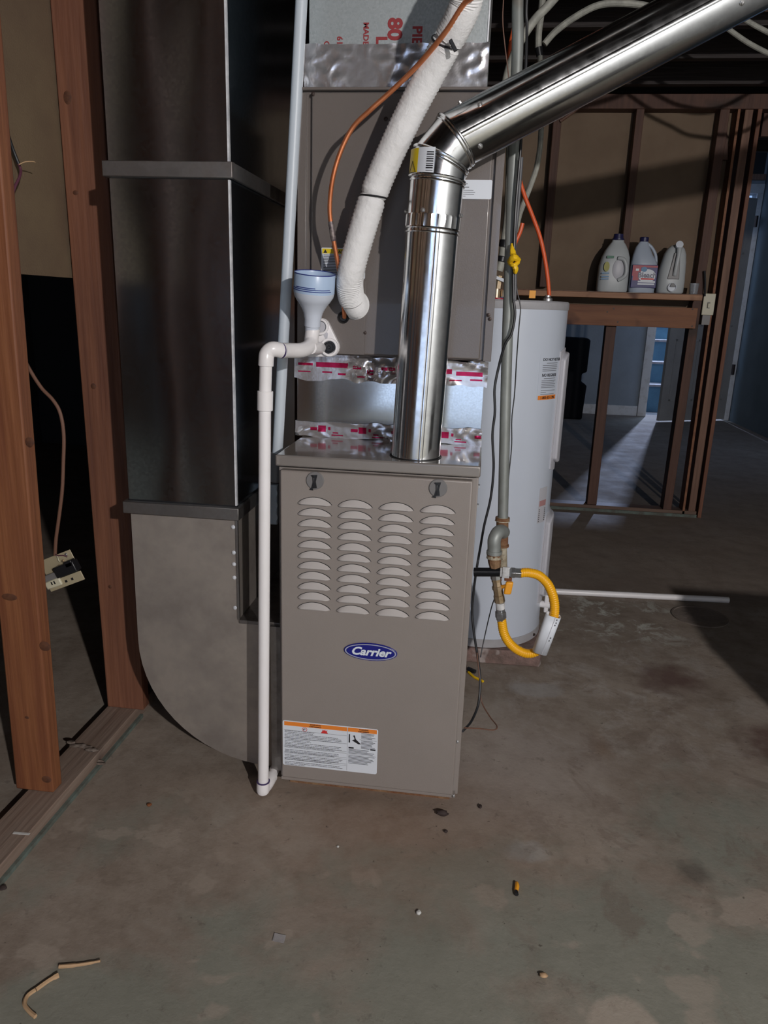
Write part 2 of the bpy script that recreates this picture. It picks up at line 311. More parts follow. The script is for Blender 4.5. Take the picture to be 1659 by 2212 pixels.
def curve_pts(pts, sub=8):      # Catmull-Rom through the points
    P = [Vector(p) for p in pts]; out = []
    for i in range(len(P) - 1):
        a, b, c, d = P[max(i - 1, 0)], P[i], P[i + 1], P[min(i + 2, len(P) - 1)]
        for k in range(sub):
            t = k / sub
            out.append(0.5 * ((2 * b) + (c - a) * t + (2 * a - 5 * b + 4 * c - d) * t * t + (-a + 3 * b - 3 * c + d) * t ** 3))
    out.append(P[-1]); return out
def wloc(o):
    v = Vector((0, 0, 0))
    while o is not None: v += o.location; o = o.parent
    return v
def obj(name, mb, m, parent=None, label=None, cat=None, group=None, kind=None, bevel=0.0, seg=2, angle=35, smooth=True):
    me = bpy.data.meshes.new(name)
    vs = mb.v
    if parent is not None: org = wloc(parent)
    elif kind == 'structure': org = Vector((0, 0, 0))
    else:
        mn = [min(v[i] for v in vs) for i in range(3)]; mx = [max(v[i] for v in vs) for i in range(3)]
        org = Vector(((mn[0] + mx[0]) / 2, (mn[1] + mx[1]) / 2, mn[2]))
    me.from_pydata([tuple(v - org) for v in vs], [], mb.f); me.materials.append(m)
    bm = bmesh.new(); bm.from_mesh(me); bmesh.ops.remove_doubles(bm, verts=bm.verts, dist=1e-6)
    bmesh.ops.recalc_face_normals(bm, faces=bm.faces); bm.to_mesh(me); bm.free()
    if smooth:
        for p in me.polygons: p.use_smooth = True
        me.set_sharp_from_angle(angle=math.radians(angle))
    o = bpy.data.objects.new(name, me); COL.objects.link(o)
    if parent is not None: o.parent = parent
    else: o.location = org
    if bevel > 0:
        b = o.modifiers.new('bevel', 'BEVEL'); b.width = bevel; b.segments = seg; b.limit_method = 'ANGLE'; b.angle_limit = math.radians(40)
    tag(o, label, cat, group, kind)
    return o
def tag(o, label=None, cat=None, group=None, kind=None):
    if label: o['label'] = label
    if cat: o['category'] = cat
    if group: o['group'] = group
    if kind: o['kind'] = kind
    return o
def thing(name, loc, label, cat, group=None):
    o = bpy.data.objects.new(name, None); COL.objects.link(o); o.location = loc; o.empty_display_size = 0.05
    return tag(o, label, cat, group)
def B(*a): return MB().box(*a)
def text(name, body, size, loc, right, upv, m, parent, shear=0.0, fat=0.0, align='LEFT', depth=0.0003, sx=1.0, label=None, wrap=None):
    cu = bpy.data.curves.new(name, 'FONT'); cu.body = body; cu.size = size; cu.shear = shear; cu.offset = fat; cu.align_x = align
    cu.extrude = depth; cu.resolution_u = 3
    tmp = bpy.data.objects.new('tmp', cu); COL.objects.link(tmp)
    dg = bpy.context.evaluated_depsgraph_get(); me0 = bpy.data.meshes.new_from_object(tmp.evaluated_get(dg))
    vs = [Vector(v.co) for v in me0.vertices]; fs = [tuple(p.vertices) for p in me0.polygons]
    bpy.data.objects.remove(tmp); bpy.data.meshes.remove(me0); bpy.data.curves.remove(cu)
    R_, U_ = Vector(right).normalized(), Vector(upv).normalized(); Nn = R_.cross(U_)
    if wrap: out = [wrap(v.x * sx, v.y, v.z) for v in vs]
    else: out = [Vector(loc) + R_ * v.x * sx + U_ * v.y + Nn * v.z for v in vs]
    return obj(name, MB().add(out, fs), m, parent, label=label, smooth=False)

# ------------------------------------------------------------------ the setting
fl = MB()
def grid(x0, x1, y0, y1, nx, ny, z=0.0, flip=False):
    vs = [(x0 + (x1 - x0) * i / nx, y0 + (y1 - y0) * j / ny, z) for j in range(ny + 1) for i in range(nx + 1)]
    fs = [(j * (nx + 1) + i, j * (nx + 1) + i + 1, (j + 1) * (nx + 1) + i + 1, (j + 1) * (nx + 1) + i) for j in range(ny) for i in range(nx)]
    return vs, fs
fl.box(-3.3, 3.75, -5.4, 8.05, -0.12, 0.0)
obj('floor', fl, FLOORM, kind='structure', smooth=False)
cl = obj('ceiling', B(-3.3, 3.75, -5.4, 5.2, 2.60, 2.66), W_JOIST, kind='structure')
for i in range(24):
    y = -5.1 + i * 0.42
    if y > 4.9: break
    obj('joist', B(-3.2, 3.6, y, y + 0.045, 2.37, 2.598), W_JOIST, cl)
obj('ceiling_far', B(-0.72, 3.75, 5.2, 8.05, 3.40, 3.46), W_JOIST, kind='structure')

# left stud wall: plate, studs, upper sheathing
wl = obj('wall_left', B(-0.615, -0.600, -2.2, 0.32, 1.25, 2.37), SHEATH_L, kind='structure')
obj('bottom_plate', MB().prism([(-2.2, 0.0), (3.06, 0.0), (3.06, 0.038), (-2.2, 0.038)], -0.588, -0.497, 'x'), W_PLATE, wl, bevel=0.002)
obj('floor_paint_line', MB().prism([(-2.2, 0.0), (0.26, 0.0), (0.26, 0.010), (-2.2, 0.010)], -0.497, -0.488, 'x'), GREENCHALK, wl)
obj('top_plate', B(-0.600, -0.500, -2.2, 3.06, 2.332, 2.37), W_STUD, wl)
obj('stud', MB().post((-0.618, -0.165, 0.038), (-0.582, -0.165, 2.332), 0.098, 0.040), W_NEAR, wl, bevel=0.004, label='nearest orange-brown stud')
obj('stud', MB().post((-0.586, 0.235, 0.038), (-0.600, 0.235, 2.332), 0.112, 0.040), W_STUD, wl, bevel=0.003)
for y in (0.66, 1.06, 1.46, 1.86, 2.26, 2.66):
    obj('stud', B(-0.590, -0.500, y, y + 0.038, 0.038, 2.332), W_DARK, wl, bevel=0.003)
for y in (-0.58, -0.98, -1.38, -1.8):
    obj('stud', B(-0.600, -0.505, y, y + 0.038, 0.038, 2.332), W_NEAR, wl, bevel=0.003)
for (x, z, rx, rz) in ((-0.588, 0.545, 0.020, 0.009), (-0.512, 0.43, 0.014, 0.012), (-0.508, 0.905, 0.010, 0.010), (-0.536, 0.075, 0.013, 0.010), (-0.572, 0.24, 0.006, 0.004)):
    kx = x + 0.036 * (z / 2.3)
    kn_ = obj('knot', MB().lathe([(1, 0), (0.8, 0.0008), (0, 0.001)], (kx, -0.1648, z), (0, -1, 0), 18, sx=rx, sy=rz), KNOT, wl)
for (x, z, rx, rz) in ((-0.565, 1.66, 0.011, 0.016), (-0.562, 1.45, 0.008, 0.006), (-0.552, 0.98, 0.008, 0.008), (-0.545, 0.42, 0.006, 0.006)):
    obj('knot', MB().lathe([(1, 0), (0.8, 0.0008), (0, 0.001)], (x - 0.006, 0.2352, z), (0, -1, 0), 16, sx=rx, sy=rz), KNOT, wl)
# pale mineral crust and splinters on the left plate
for (p, q, r) in (((-0.575, 0.00, 0.044), (-0.50, 0.03, 0.042), 0.004), ((-0.52, 0.04, 0.042), (-0.485, -0.02, 0.012), 0.005)):
    pass

# room beyond the left wall
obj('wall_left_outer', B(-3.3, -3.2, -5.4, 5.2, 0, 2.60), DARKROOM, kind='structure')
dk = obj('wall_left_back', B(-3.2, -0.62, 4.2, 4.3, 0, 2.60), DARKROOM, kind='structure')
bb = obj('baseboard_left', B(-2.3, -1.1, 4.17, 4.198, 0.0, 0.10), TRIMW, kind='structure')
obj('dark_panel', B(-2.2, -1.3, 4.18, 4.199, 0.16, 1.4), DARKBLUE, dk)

# partition wall at the back
wb = obj('wall_back', B(-0.50, 1.752, 3.152, 3.165, 1.16, 2.37), SHEATH, kind='structure')
obj('wall_back_lower', B(-0.50, 0.60, 3.152, 3.165, 0.0, 1.16), SHEATH, kind='structure')
obj('top_plate', B(-0.50, 3.45, 3.060, 3.150, 2.296, 2.37), W_DARK, wb, bevel=0.002)
obj('bottom_plate', B(0.30, 1.83, 3.060, 3.150, 0.0, 0.038), W_PLATEX, wb, bevel=0.002)
obj('floor_paint_line', B(0.30, 1.83, 3.050, 3.060, 0.0, 0.018), GREENCHALK, wb)
for x0, w in ((-0.40, 0.04), (0.0, 0.04), (0.35, 0.04), (0.757, 0.045), (1.203, 0.042)):
    obj('stud', B(x0, x0 + w, 3.062, 3.150, 1.345, 2.296), W_DARK, wb, bevel=0.002)
obj('stud', MB().post((1.628, 3.062, 0.038), (1.645, 3.062, 2.296), 0.050, 0.088), W_DARK, wb, bevel=0.002)
obj('stud', B(1.166, 1.225, 3.075, 3.150, 0.038, 1.20), W_DARK, wb, bevel=0.002)
obj('stud', B(0.70, 0.74, 3.075, 3.150, 0.038, 1.20), W_DARK, wb, bevel=0.002)
obj('stud', MB().post((1.745, 3.060, 0.0), (1.735, 3.060, 2.296), 0.014, 0.09), W_BEAM, wb, bevel=0.001)
obj('stud', MB().post((1.782, 3.070, 0.0), (1.776, 3.070, 2.296), 0.042, 0.088), W_OLD, wb, bevel=0.002, label='weathered grey-brown end stud')
obj('stud', MB().post((1.838, 3.055, 0.0), (1.838, 3.055, 2.296), 0.022, 0.10), W_STUD, wb, bevel=0.002)
obj('brace', MB().post((1.70, 3.10, 2.05), (1.66, 3.10, 2.29), 0.03, 0.03), W_DARK, wb)
obj('header', B(1.90, 3.45, 3.150, 3.19, 2.18, 2.30), W_DARK, wb, bevel=0.002)
# far room
wf = obj('wall_far', MB().prism([(-0.72, 0), (2.47, 0), (2.47, 2.56), (3.40, 2.56), (3.40, 0), (3.47, 0), (3.47, 3.4), (-0.72, 3.4)], 7.9, 8.05, 'y'), FARWALL, kind='structure')
obj('wall_right', MB().prism([(2.0, 0), (8.05, 0), (8.05, 3.4), (5.2, 3.4), (5.2, 2.6), (2.0, 2.6)], 3.47, 3.75, 'x'), BLUEWALL, kind='structure')
obj('wall_right_front', MB().prism([(-5.4, 0), (2.0, 0), (2.0, 2.6), (-5.4, 2.6)], 3.47, 3.75, 'x'), REARW, kind='structure')
obj('wall_far_left', B(-0.72, -0.62, 3.17, 8.05, 0, 3.4), FARWALL, kind='structure')
obj('baseboard_far', B(-0.62, 2.38, 7.87, 7.9, 0, 0.12), TRIMW, kind='structure', bevel=0.003)
d1 = obj('door_1', MB().box(0.03, 1, 0, 0.04, 0.02, 1.32).box(0.03, 0.17, 0, 0.04, 1.32, 2.50).box(0.19, 1, 0, 0.04, 1.32, 2.34).box(0.17, 1, 0, 0.04, 2.34, 2.50), DOORM, kind='structure', smooth=False)
def door_place(o):
    h = Vector((3.40, 7.86, 0)); e = Vector((2.52, 7.40, 0)); d = (e - h); o.location = h; o.rotation_euler = (0, 0, math.atan2(d.y, d.x))
door_place(d1)
for (z0, z1) in ((0.25, 0.95), (1.10, 1.75), (1.90, 2.35)):
    for x0 in (0.12, 0.56):
        p = MB()
        for (a, b_, c_, d_) in ((x0, x0 + 0.34, z0, z0 + 0.02), (x0, x0 + 0.34, z1 - 0.02, z1), (x0, x0 + 0.02, z0, z1), (x0 + 0.32, x0 + 0.34, z0, z1)):
            p.box(a, b_, 0.04, 0.046, c_, d_)
        q = obj('panel_moulding', p, DOORM, None, kind=None); q.parent = d1; q.location = (q.location.x, q.location.y, q.location.z)
for z in (0.55, 2.2):
    q = obj('hinge', B(-0.012, 0.012, 0.02, 0.05, z, z + 0.12), DSCREW, None); q.parent = d1
tr = obj('trim_1', B(2.385, 2.472, 7.865, 7.9, 0, 2.62), TRIMW, kind='structure', bevel=0.004)
obj('door_stop', B(2.472, 2.490, 7.88, 8.05, 0, 2.56), TRIMW, tr)
obj('trim_2', B(3.40, 3.465, 7.865, 7.9, 0, 2.62), TRIMW, kind='structure', bevel=0.004)
obj('trim_3', B(2.32, 3.465, 7.86, 7.9, 2.56, 2.66), TRIMW, kind='structure', bevel=0.004)
w2 = obj('window_2', B(2.75, 3.44, 7.88, 7.899, 2.76, 3.22), BLACK, kind='structure')
for a in ((2.71, 3.46, 7.86, 7.9, 2.70, 2.76), (2.71, 3.46, 7.86, 7.9, 3.22, 3.28), (2.71, 2.75, 7.86, 7.9, 2.76, 3.22)):
    obj('window_frame', B(*a), W_OLD, w2)
# long door ajar on the right wall of the far room
d2 = obj('door_2', B(3.425, 3.465, 5.45, 6.10, 0.03, 2.28), FARWALL, kind='structure', bevel=0.003)
obj('trim_4', B(3.42, 3.469, 6.13, 6.20, 0, 2.34), TRIMW, kind='structure', bevel=0.003)
# stairwell
obj('wall_stair_left', B(2.25, 2.35, 8.05, 11.6, 0, 4.8), FARWALL, kind='structure')
obj('wall_stair_right', B(3.55, 3.65, 8.05, 11.6, 0, 4.8), FARWALL, kind='structure')
obj('wall_stair_back', B(2.25, 3.65, 11.6, 11.7, 0, 4.8), FARWALL, kind='structure')
obj('ceiling_stair', B(2.25, 3.65, 8.05, 11.7, 4.8, 4.9), FARWALL, kind='structure')
stp = thing('staircase', (2.95, 8.1, 0), 'blue-painted steps with worn pale treads climbing behind the far door', 'stairs')
zs = 0.0
for k in range(10):
    y = 8.08 + 0.26 * k; zt = 0.085 + 0.270 * k if k else 0.085
    if k == 0: continue
    z0 = 0.0 if k == 1 else zt - 0.270
    obj('riser', B(2.36, 3.54, y, y + 0.02, z0, zt - 0.03), RISER, stp)
    obj('tread', B(2.355, 3.545, y - 0.03, y + 0.28, zt - 0.03, zt), TREAD, stp, bevel=0.006)
obj('floor_stair', B(2.25, 3.65, 8.05, 11.7, -0.12, 0.0), TREAD, kind='structure')
# rear of the room, behind the camera
wr = obj('wall_rear', MB().box(-0.95, -0.72, -5.3, -5.2, 0, 2.6).box(-0.72, 0.45, -5.3, -5.2, 1.28, 2.6).box(0.45, 1.55, -5.3, -5.2, 1.28, 1.46).box(0.45, 1.55, -5.3, -5.2, 2.14, 2.6).box(1.55, 3.47, -5.3, -5.2, 1.28, 2.6).box(1.62, 3.47, -5.3, -5.2, 0, 1.28), REARD, kind='structure')
obj('wainscot', B(1.62, 3.47, -5.3, -5.19, 0, 1.0), REARW, wr)
wrl = obj('wall_rear_left', B(-3.2, -0.95, -5.3, -5.2, 0, 2.6), SHEATH_L, kind='structure')
for x in (-3.1, -2.7, -2.3, -1.9, -1.5, -1.1): obj('stud', B(x, x + 0.045, -5.2, -5.11, 0.0, 2.5), W_DARK, wrl)
def frame(name, x0, x1, z0, z1, f=0.05):
    w = obj(name, MB().box(x0, x0 + f, -5.29, -5.2, z0, z1).box(x1 - f, x1, -5.29, -5.2, z0, z1).box(x0 + f, x1 - f, -5.29, -5.2, z0, z0 + f).box(x0 + f, x1 - f, -5.29, -5.2, z1 - f, z1), TRIMW, kind='structure')
    obj('pane', B(x0 + f, x1 - f, -5.252, -5.248, z0 + f, z1 - f), GLASS, w)
frame('fill_panel_frame', -0.72, 1.62, 0.05, 1.28); frame('window_3', 0.45, 1.55, 1.46, 2.14)  # first frame surrounds the added fill panel, second the blue window
obj('added_shadow_block', B(1.64, 2.25, -0.62, -0.22, 0.0, 0.80), BLOCKM, kind='structure', bevel=0.01)  # added out of view to cast the dark wedge on the floor

# ------------------------------------------------------------------ return duct at the left
dct = thing('return_duct', (-0.25, 0.35, 0), 'tall dark galvanised return air duct beside the left studs curving into the furnace side', 'duct')
def duct_body(z0, z1, x0=-0.386, x1=-0.115, y0=0.05, y1=0.62):
    mb = MB(); nx, nz = 10, 14     # slightly oil-canned front sheet
    vs = []
    for j in range(nz + 1):
        for i in range(nx + 1):
            u, v = i / nx, j / nz; x = x0 + (x1 - x0) * u; z = z0 + (z1 - z0) * v
            e = math.sin(math.pi * u) * math.sin(math.pi * v)
            d = 0.0045 * e * (noise.noise(Vector((x * 9, 3.1, z * 2.6))) * 1.6 + 0.5)
            vs.append((x, y0 - d, z))
    fs = [(j * (nx + 1) + i, j * (nx + 1) + i + 1, (j + 1) * (nx + 1) + i + 1, (j + 1) * (nx + 1) + i) for j in range(nz) for i in range(nx)]
    mb.add(vs, fs)
    mb.add([(x0, y0, z0), (x1, y0, z0), (x1, y1, z0), (x0, y1, z0), (x0, y0, z1), (x1, y0, z1), (x1, y1, z1), (x0, y1, z1)],
           [(0, 3, 2, 1), (4, 5, 6, 7), (1, 2, 6, 5), (2, 3, 7, 6), (3, 0, 4, 7)])
    return mb
obj('duct_section', duct_body(1.475, 2.365), GALV, dct)
obj('duct_section', duct_body(0.718, 1.475), GALV, dct)
boot = [(-0.384, 0.718), (-0.115, 0.718), (-0.115, 0.436), (-0.002, 0.432), (-0.002, 0.030)]
for a in range(0, 91, 6):
    t = math.radians(a); boot.append((-0.045 - 0.340 * math.sin(t), 0.028 + 0.330 * (1 - math.cos(t))))
obj('boot', MB().prism(boot, 0.05, 0.62, 'y'), GALV_B, dct, label='curved boot of dull smudged sheet metal', angle=25)
obj('corner_seam', B(-0.1160, -0.112, 0.043, 0.052, 0.735, 1.455), EDGE, dct)
obj('corner_seam', B(-0.1160, -0.112, 0.043, 0.052, 1.49, 2.36), EDGE, dct)
obj('corner_seam', B(-0.1175, -0.112, 0.045, 0.052, 0.440, 0.70), CLEAT, dct)
for z0, z1, x0, x1 in ((0.700, 0.730, -0.397, -0.106), (1.458, 1.490, -0.395, -0.104)):
    q = MB().box(x0, x1, 0.036, 0.049, z0, z1).box(x1 - 0.009, x1, 0.049, 0.63, z0, z1).box(x0, x0 + 0.007, 0.049, 0.63, z0, z1)
    obj('drive_cleat', q, CLEAT, dct, bevel=0.0015)
q = MB(); q.box(-0.114, -0.002, 0.045, 0.62, 0.430, 0.440); q.box(-0.030, -0.001, 0.030, 0.05, 0.030, 0.436)
obj('flange', q, CLEAT, dct, bevel=0.001)
def screw_head(p, r, axis, parent, m=SCREW, name='screw'):
    a = Vector(axis); return obj(name, MB().lathe([(r * 1.5, 0), (r * 1.5, r * 0.4), (r, r * 0.5), (r, r * 1.3), (r * 0.3, r * 1.5), (0, r * 1.5)], p, a, 8), m, parent)
for z in (0.68, 0.615, 0.585, 0.55, 0.47):
    screw_head((-0.124, 0.049, z), 0.0035, (0, -1, 0), dct, EDGE)
for z in (0.405, 0.235, 0.075):
    screw_head((-0.05, 0.049, z), 0.003, (0, -1, 0), dct, DSCREW)

# ------------------------------------------------------------------ furnace
W = 0.4558; Z0 = 0.030; ZT = 0.875
fur = thing('furnace', (W / 2, 0.36, 0), 'taupe upright furnace cabinet with rows of louvers standing in the middle of the floor', 'furnace')
obj('foot', B(0.02, W - 0.02, 0.03, 0.68, 0.0, Z0), RUST, fur, label='rust-stained base strip')
obj('cabinet', B(0.0, W, 0.012, 0.72, Z0, ZT - 0.03), TAUPE, fur, bevel=0.002)
obj('door_panel', B(0.009, W - 0.012, -0.012, 0.011, Z0 + 0.012, ZT - 0.033), TAUPE, fur, bevel=0.004, seg=3, label='tall louvered front door')
obj('lower_lip', B(0.006, W - 0.006, -0.004, 0.012, Z0, Z0 + 0.010), TAUPE, fur, bevel=0.001)
cap = MB().box(-0.004, W + 0.003, -0.006, 0.72, ZT - 0.026, ZT)
obj('top_cap', cap, TAUPE_CAP, fur, bevel=0.004, seg=3, label='glossy taupe top cap')
obj('flue_collar', MB().lathe([(0.060, 0), (0.060, 0.0015), (0.057, 0.0015), (0.057, 0)], (0.308, 0.071, ZT), n=40), BLACK, fur, label='black ring around the flue hole')
# louvers: domed half-moon scoops, 4 columns by 11 rows
def louver_mesh():
    # scoop: arched top edge flush with the door, straight lower edge standing proud; thin dark gap along the arch
    mb = MB(); n = 16; m = 5; w = 0.0395; h = 0.0158; d = 0.0088; vs = []; fs = []
    P_ = [(i / n * 2 - 1, max(1 - (i / n * 2 - 1) ** 2, 0.0) ** 0.8) for i in range(n + 1)]
    for j in range(m + 1):
        v = j / m
        for u, p in P_: vs.append((w * u, -d * min(1, p * 2.2) * (1 - v) ** 0.9 - 0.0006, -0.002 + h * p * v))
    for j in range(m):
        for i in range(n):
            a = j * (n + 1) + i; fs.append((a, a + 1, a + n + 2, a + n + 1))
    k = len(vs)
    for u, p in P_: vs.append((w * u, 0.0, -0.0018))
    fs += [(k + i, k + i + 1, i + 1, i) for i in range(n)]
    mb.add(vs, fs)
    sh = MB(); s1 = [(w * u * 1.0, -0.0004, -0.002 + h * p * 0.9) for u, p in P_]; s2 = [(w * (u * 1.03 + 0.012), -0.0004, -0.002 + h * p + 0.0013 * min(1, p * 3)) for u, p in P_]
    sh.add(s1 + s2, [(i, i + 1, n + 2 + i, n + 1 + i) for i in range(n)])
    return mb, sh
lm, sl = louver_mesh()
def mesh_of(mb, name, m):
    me = bpy.data.meshes.new(name); me.from_pydata([tuple(v) for v in mb.v], [], mb.f); me.materials.append(m)
    for p in me.polygons: p.use_smooth = True
    return me
lme, sme = mesh_of(lm, 'louver', LOUV), mesh_of(sl, 'louver_slot', BLACK)
fo = wloc(fur)
for c in range(4):
    for r in range(11):
        z = 0.7690 - r * 0.0256; x = 0.0895 + c * 0.0933
        for nm, me in (('louver', lme), ('louver_slot', sme)):
            o = bpy.data.objects.new(nm, me); COL.objects.link(o); o.parent = fur; o.location = Vector((x, -0.0122, z)) - fo
for (x, z) in ((0.0905, 0.8225), (0.3680, 0.8225)):
    kn = obj('latch_knob', MB().lathe([(0.0205, 0), (0.0205, 0.002), (0.019, 0.0035), (0, 0.0035)], (x, -0.0122, z), (0, -1, 0), 28), GREYP, fur)
    g = MB().prism([(x - 0.004, z + 0.013), (x + 0.006, z + 0.014), (x + 0.0045, z + 0.007), (x - 0.002, z + 0.007)], -0.0185, -0.0155)
    g.prism([(x - 0.0005, z + 0.006), (x + 0.0042, z + 0.006), (x + 0.0025, z - 0.002), (x + 0.005, z - 0.016), (x - 0.004, z - 0.017), (x - 0.001, z - 0.004)], -0.0185, -0.0155)
    g.prism([(x - 0.010, z + 0.012), (x - 0.006, z + 0.008), (x - 0.005, z - 0.004), (x - 0.008, z - 0.016), (x - 0.012, z - 0.021), (x - 0.003, z - 0.0225), (x - 0.0045, z - 0.018), (x - 0.0025, z - 0.006), (x - 0.003, z + 0.006), (x - 0.005, z + 0.0135)], -0.0165, -0.0155)
    obj('finger_grip', g, BLACKP, kn)
# badge
def ellipse(cx, cz, a, b_, n=40): return [(cx + a * math.cos(2 * math.pi * i / n), cz + b_ * math.sin(2 * math.pi * i / n)) for i in range(n)]
BX, BZ = 0.2283, 0.4135
bd = obj('badge', MB().prism(ellipse(BX, BZ, 0.0640, 0.0225), -0.0165, -0.0120), NAVY, fur, label='dark blue oval maker badge with silver rim', bevel=0.001)
ring = MB(); A_, B_ = ellipse(BX, BZ, 0.0615, 0.0202, 48), ellipse(BX, BZ, 0.0585, 0.0180, 48)
ring.add([(a, -0.0169, b_) for a, b_ in A_] + [(a, -0.0169, b_) for a, b_ in B_] + [(a, -0.0164, b_) for a, b_ in A_] + [(a, -0.0164, b_) for a, b_ in B_],
         [(i, (i + 1) % 48, 48 + (i + 1) % 48, 48 + i) for i in range(48)] + [(i, 96 + i, 96 + (i + 1) % 48, (i + 1) % 48) for i in range(48)])
obj('badge_rim', ring, SILVER, bd, smooth=False)
text('badge_lettering', 'Carrier', 0.0280, (BX - 0.001, -0.0168, BZ - 0.0085), (1, 0, 0), (0, 0, 1), BADGEW, bd, shear=0.32, fat=0.0009, align='CENTER', sx=1.10, depth=0.0002)
# warning label on the door
lx0, lx1, lz0, lz1, ly = 0.0125, 0.2525, 0.0800, 0.2065, -0.0124
def rrect(x0, x1, z0, z1, r, n=4):
    pts = []
    for cx, cz, a0 in ((x1 - r, z1 - r, 0), (x0 + r, z1 - r, 90), (x0 + r, z0 + r, 180), (x1 - r, z0 + r, 270)):
        for k in range(n + 1):
            a = math.radians(a0 + 90 * k / n); pts.append((cx + r * math.cos(a), cz + r * math.sin(a)))
    return pts
wlb = obj('warning_label', MB().prism(rrect(lx0, lx1, lz0, lz1, 0.005), ly - 0.0004, ly), LABEL, fur, smooth=False)
xm = lx0 + 0.1645
def flat(parent, name, m, rects, y, th=0.0002):
    mb = MB()
    for (a, b_, c_, d_) in rects: mb.box(a, b_, y - th, y, c_, d_)
    return obj(name, mb, m, parent, smooth=False)
flat(wlb, 'orange_band', ORANGE, [(lx0 + 0.004, xm - 0.0015, lz1 - 0.0135, lz1 - 0.0025), (xm + 0.0005, lx1 - 0.003, lz1 - 0.0135, lz1 - 0.0025)], ly - 0.0004)
lines = []
def para(x0, x1, ztop, n, dz, rnd, short=0.6):
    for i in range(n):
        xe = x1 - (random.random() * 0.012 if i < n - 1 else (x1 - x0) * (1 - short))
        x = x0
        while x < xe:
            w_ = random.uniform(0.004, 0.013); lines.append((x, min(x + w_, xe), ztop - i * dz, ztop - i * dz + 0.0011)); x += w_ + 0.0010
zt = lz1 - 0.0285
para(lx0 + 0.005, lx0 + 0.085, zt, 2, 0.0040, 1, 0.9)
para(lx0 + 0.005, xm - 0.012, zt - 0.0082, 4, 0.0040, 1, 0.95)
para(lx0 + 0.005, lx0 + 0.08, zt - 0.0245, 2, 0.0040, 1, 0.9)
para(lx0 + 0.005, xm - 0.010, zt - 0.0330, 4, 0.0040, 1, 0.85)
para(lx0 + 0.005, xm - 0.010, zt - 0.0535, 3, 0.0040, 1, 0.85)
para(lx0 + 0.005, xm - 0.010, zt - 0.0690, 4, 0.0040, 1, 0.8)
para(lx0 + 0.005, xm - 0.010, zt - 0.0880, 3, 0.0040, 1, 0.35)
for a in (0.0165, 0.020, 0.0235, 0.0270, 0.0305, 0.0370, 0.0405, 0.0440, 0.0475, 0.0510, 0.0545, 0.058): lines.append((xm + 0.034, lx1 - 0.006 - random.random() * 0.014, lz1 - a, lz1 - a + 0.0012))
for i, a in enumerate((0.0635, 0.0670, 0.0705, 0.0740, 0.0815, 0.0850, 0.0885, 0.0920, 0.0955, 0.0990, 0.1025)): lines.append((xm + 0.003, lx1 - 0.006 - random.random() * 0.02, lz1 - a, lz1 - a + 0.0012))
flat(wlb, 'fine_print', INK, lines, ly - 0.0004)['kind'] = 'stuff'
flat(wlb, 'rule_line', GREYINK, [(lx0 + 0.003, xm - 0.002, lz1 - a, lz1 - a + 0.0006) for a in (0.0265, 0.0490, 0.0710, 0.0758, 0.0885, 0.0930, 0.1065, 0.1105)] +
     [(xm - 0.0008, xm - 0.0002, lz0 + 0.003, lz1 - 0.003), (xm + 0.002, lx1 - 0.003, lz1 - 0.0775, lz1 - 0.0769), (xm + 0.030, lx1 - 0.003, lz1 - 0.0335, lz1 - 0.0329)], ly - 0.0004)
text('warning_heading', 'WARNING', 0.0052, (lx0 + 0.083, ly - 0.0007, lz1 - 0.0072), (1, 0, 0), (0, 0, 1), INK, wlb, align='CENTER', fat=0.0001, sx=1.1)
text('warning_heading', 'AVERTISSEMENT', 0.0042, (lx0 + 0.083, ly - 0.0007, lz1 - 0.0122), (1, 0, 0), (0, 0, 1), INK, wlb, align='CENTER', fat=0.0001)
text('warning_heading', 'WARNING', 0.0048, (xm + 0.040, ly - 0.0007, lz1 - 0.0072), (1, 0, 0), (0, 0, 1), INK, wlb, align='CENTER', fat=0.0001)
text('warning_heading', 'AVERTISSEMENT', 0.0038, (xm + 0.040, ly - 0.0007, lz1 - 0.0122), (1, 0, 0), (0, 0, 1), INK, wlb, align='CENTER', fat=0.0001)
cx, cz = lx0 + 0.056, lz1 - 0.0200
rg = MB(); o1, o2 = ellipse(cx, cz, 0.0066, 0.0058, 24), ellipse(cx, cz, 0.0054, 0.0046, 24)
rg.add([(a, ly - 0.0007, b_) for a, b_ in o1 + o2], [(i, (i + 1) % 24, 24 + (i + 1) % 24, 24 + i) for i in range(24)])
obj('prohibition_ring', rg, REDI, wlb, smooth=False)
flat(wlb, 'hazard_symbol', INK, [(cx - 0.003, cx + 0.0035, cz + 0.0005, cz + 0.002), (cx - 0.0035, cx - 0.001, cz - 0.003, cz + 0.0005)], ly - 0.0004)
fx = lx0 + 0.106
obj('flame_symbol', MB().prism([(fx - 0.009, lz1 - 0.0258), (fx + 0.009, lz1 - 0.0258), (fx + 0.006, lz1 - 0.0205), (fx + 0.008, lz1 - 0.0165), (fx + 0.003, lz1 - 0.019), (fx + 0.0015, lz1 - 0.015), (fx - 0.001, lz1 - 0.0185), (fx - 0.004, lz1 - 0.0155), (fx - 0.0055, lz1 - 0.0205)], ly - 0.0006, ly - 0.0004), REDI, wlb, smooth=False)
hx = xm + 0.003
hp = MB().prism([(hx, lz1 - 0.0205), (hx + 0.003, lz1 - 0.0205), (hx + 0.0035, lz1 - 0.044), (hx, lz1 - 0.044)], ly - 0.0006, ly - 0.0004)
hp.prism([(hx + 0.010, lz1 - 0.0245), (hx + 0.015, lz1 - 0.0225), (hx + 0.0175, lz1 - 0.033), (hx + 0.031, lz1 - 0.046), (hx + 0.024, lz1 - 0.0465), (hx + 0.008, lz1 - 0.0375), (hx + 0.0145, lz1 - 0.034), (hx + 0.0125, lz1 - 0.027)], ly - 0.0006, ly - 0.0004)
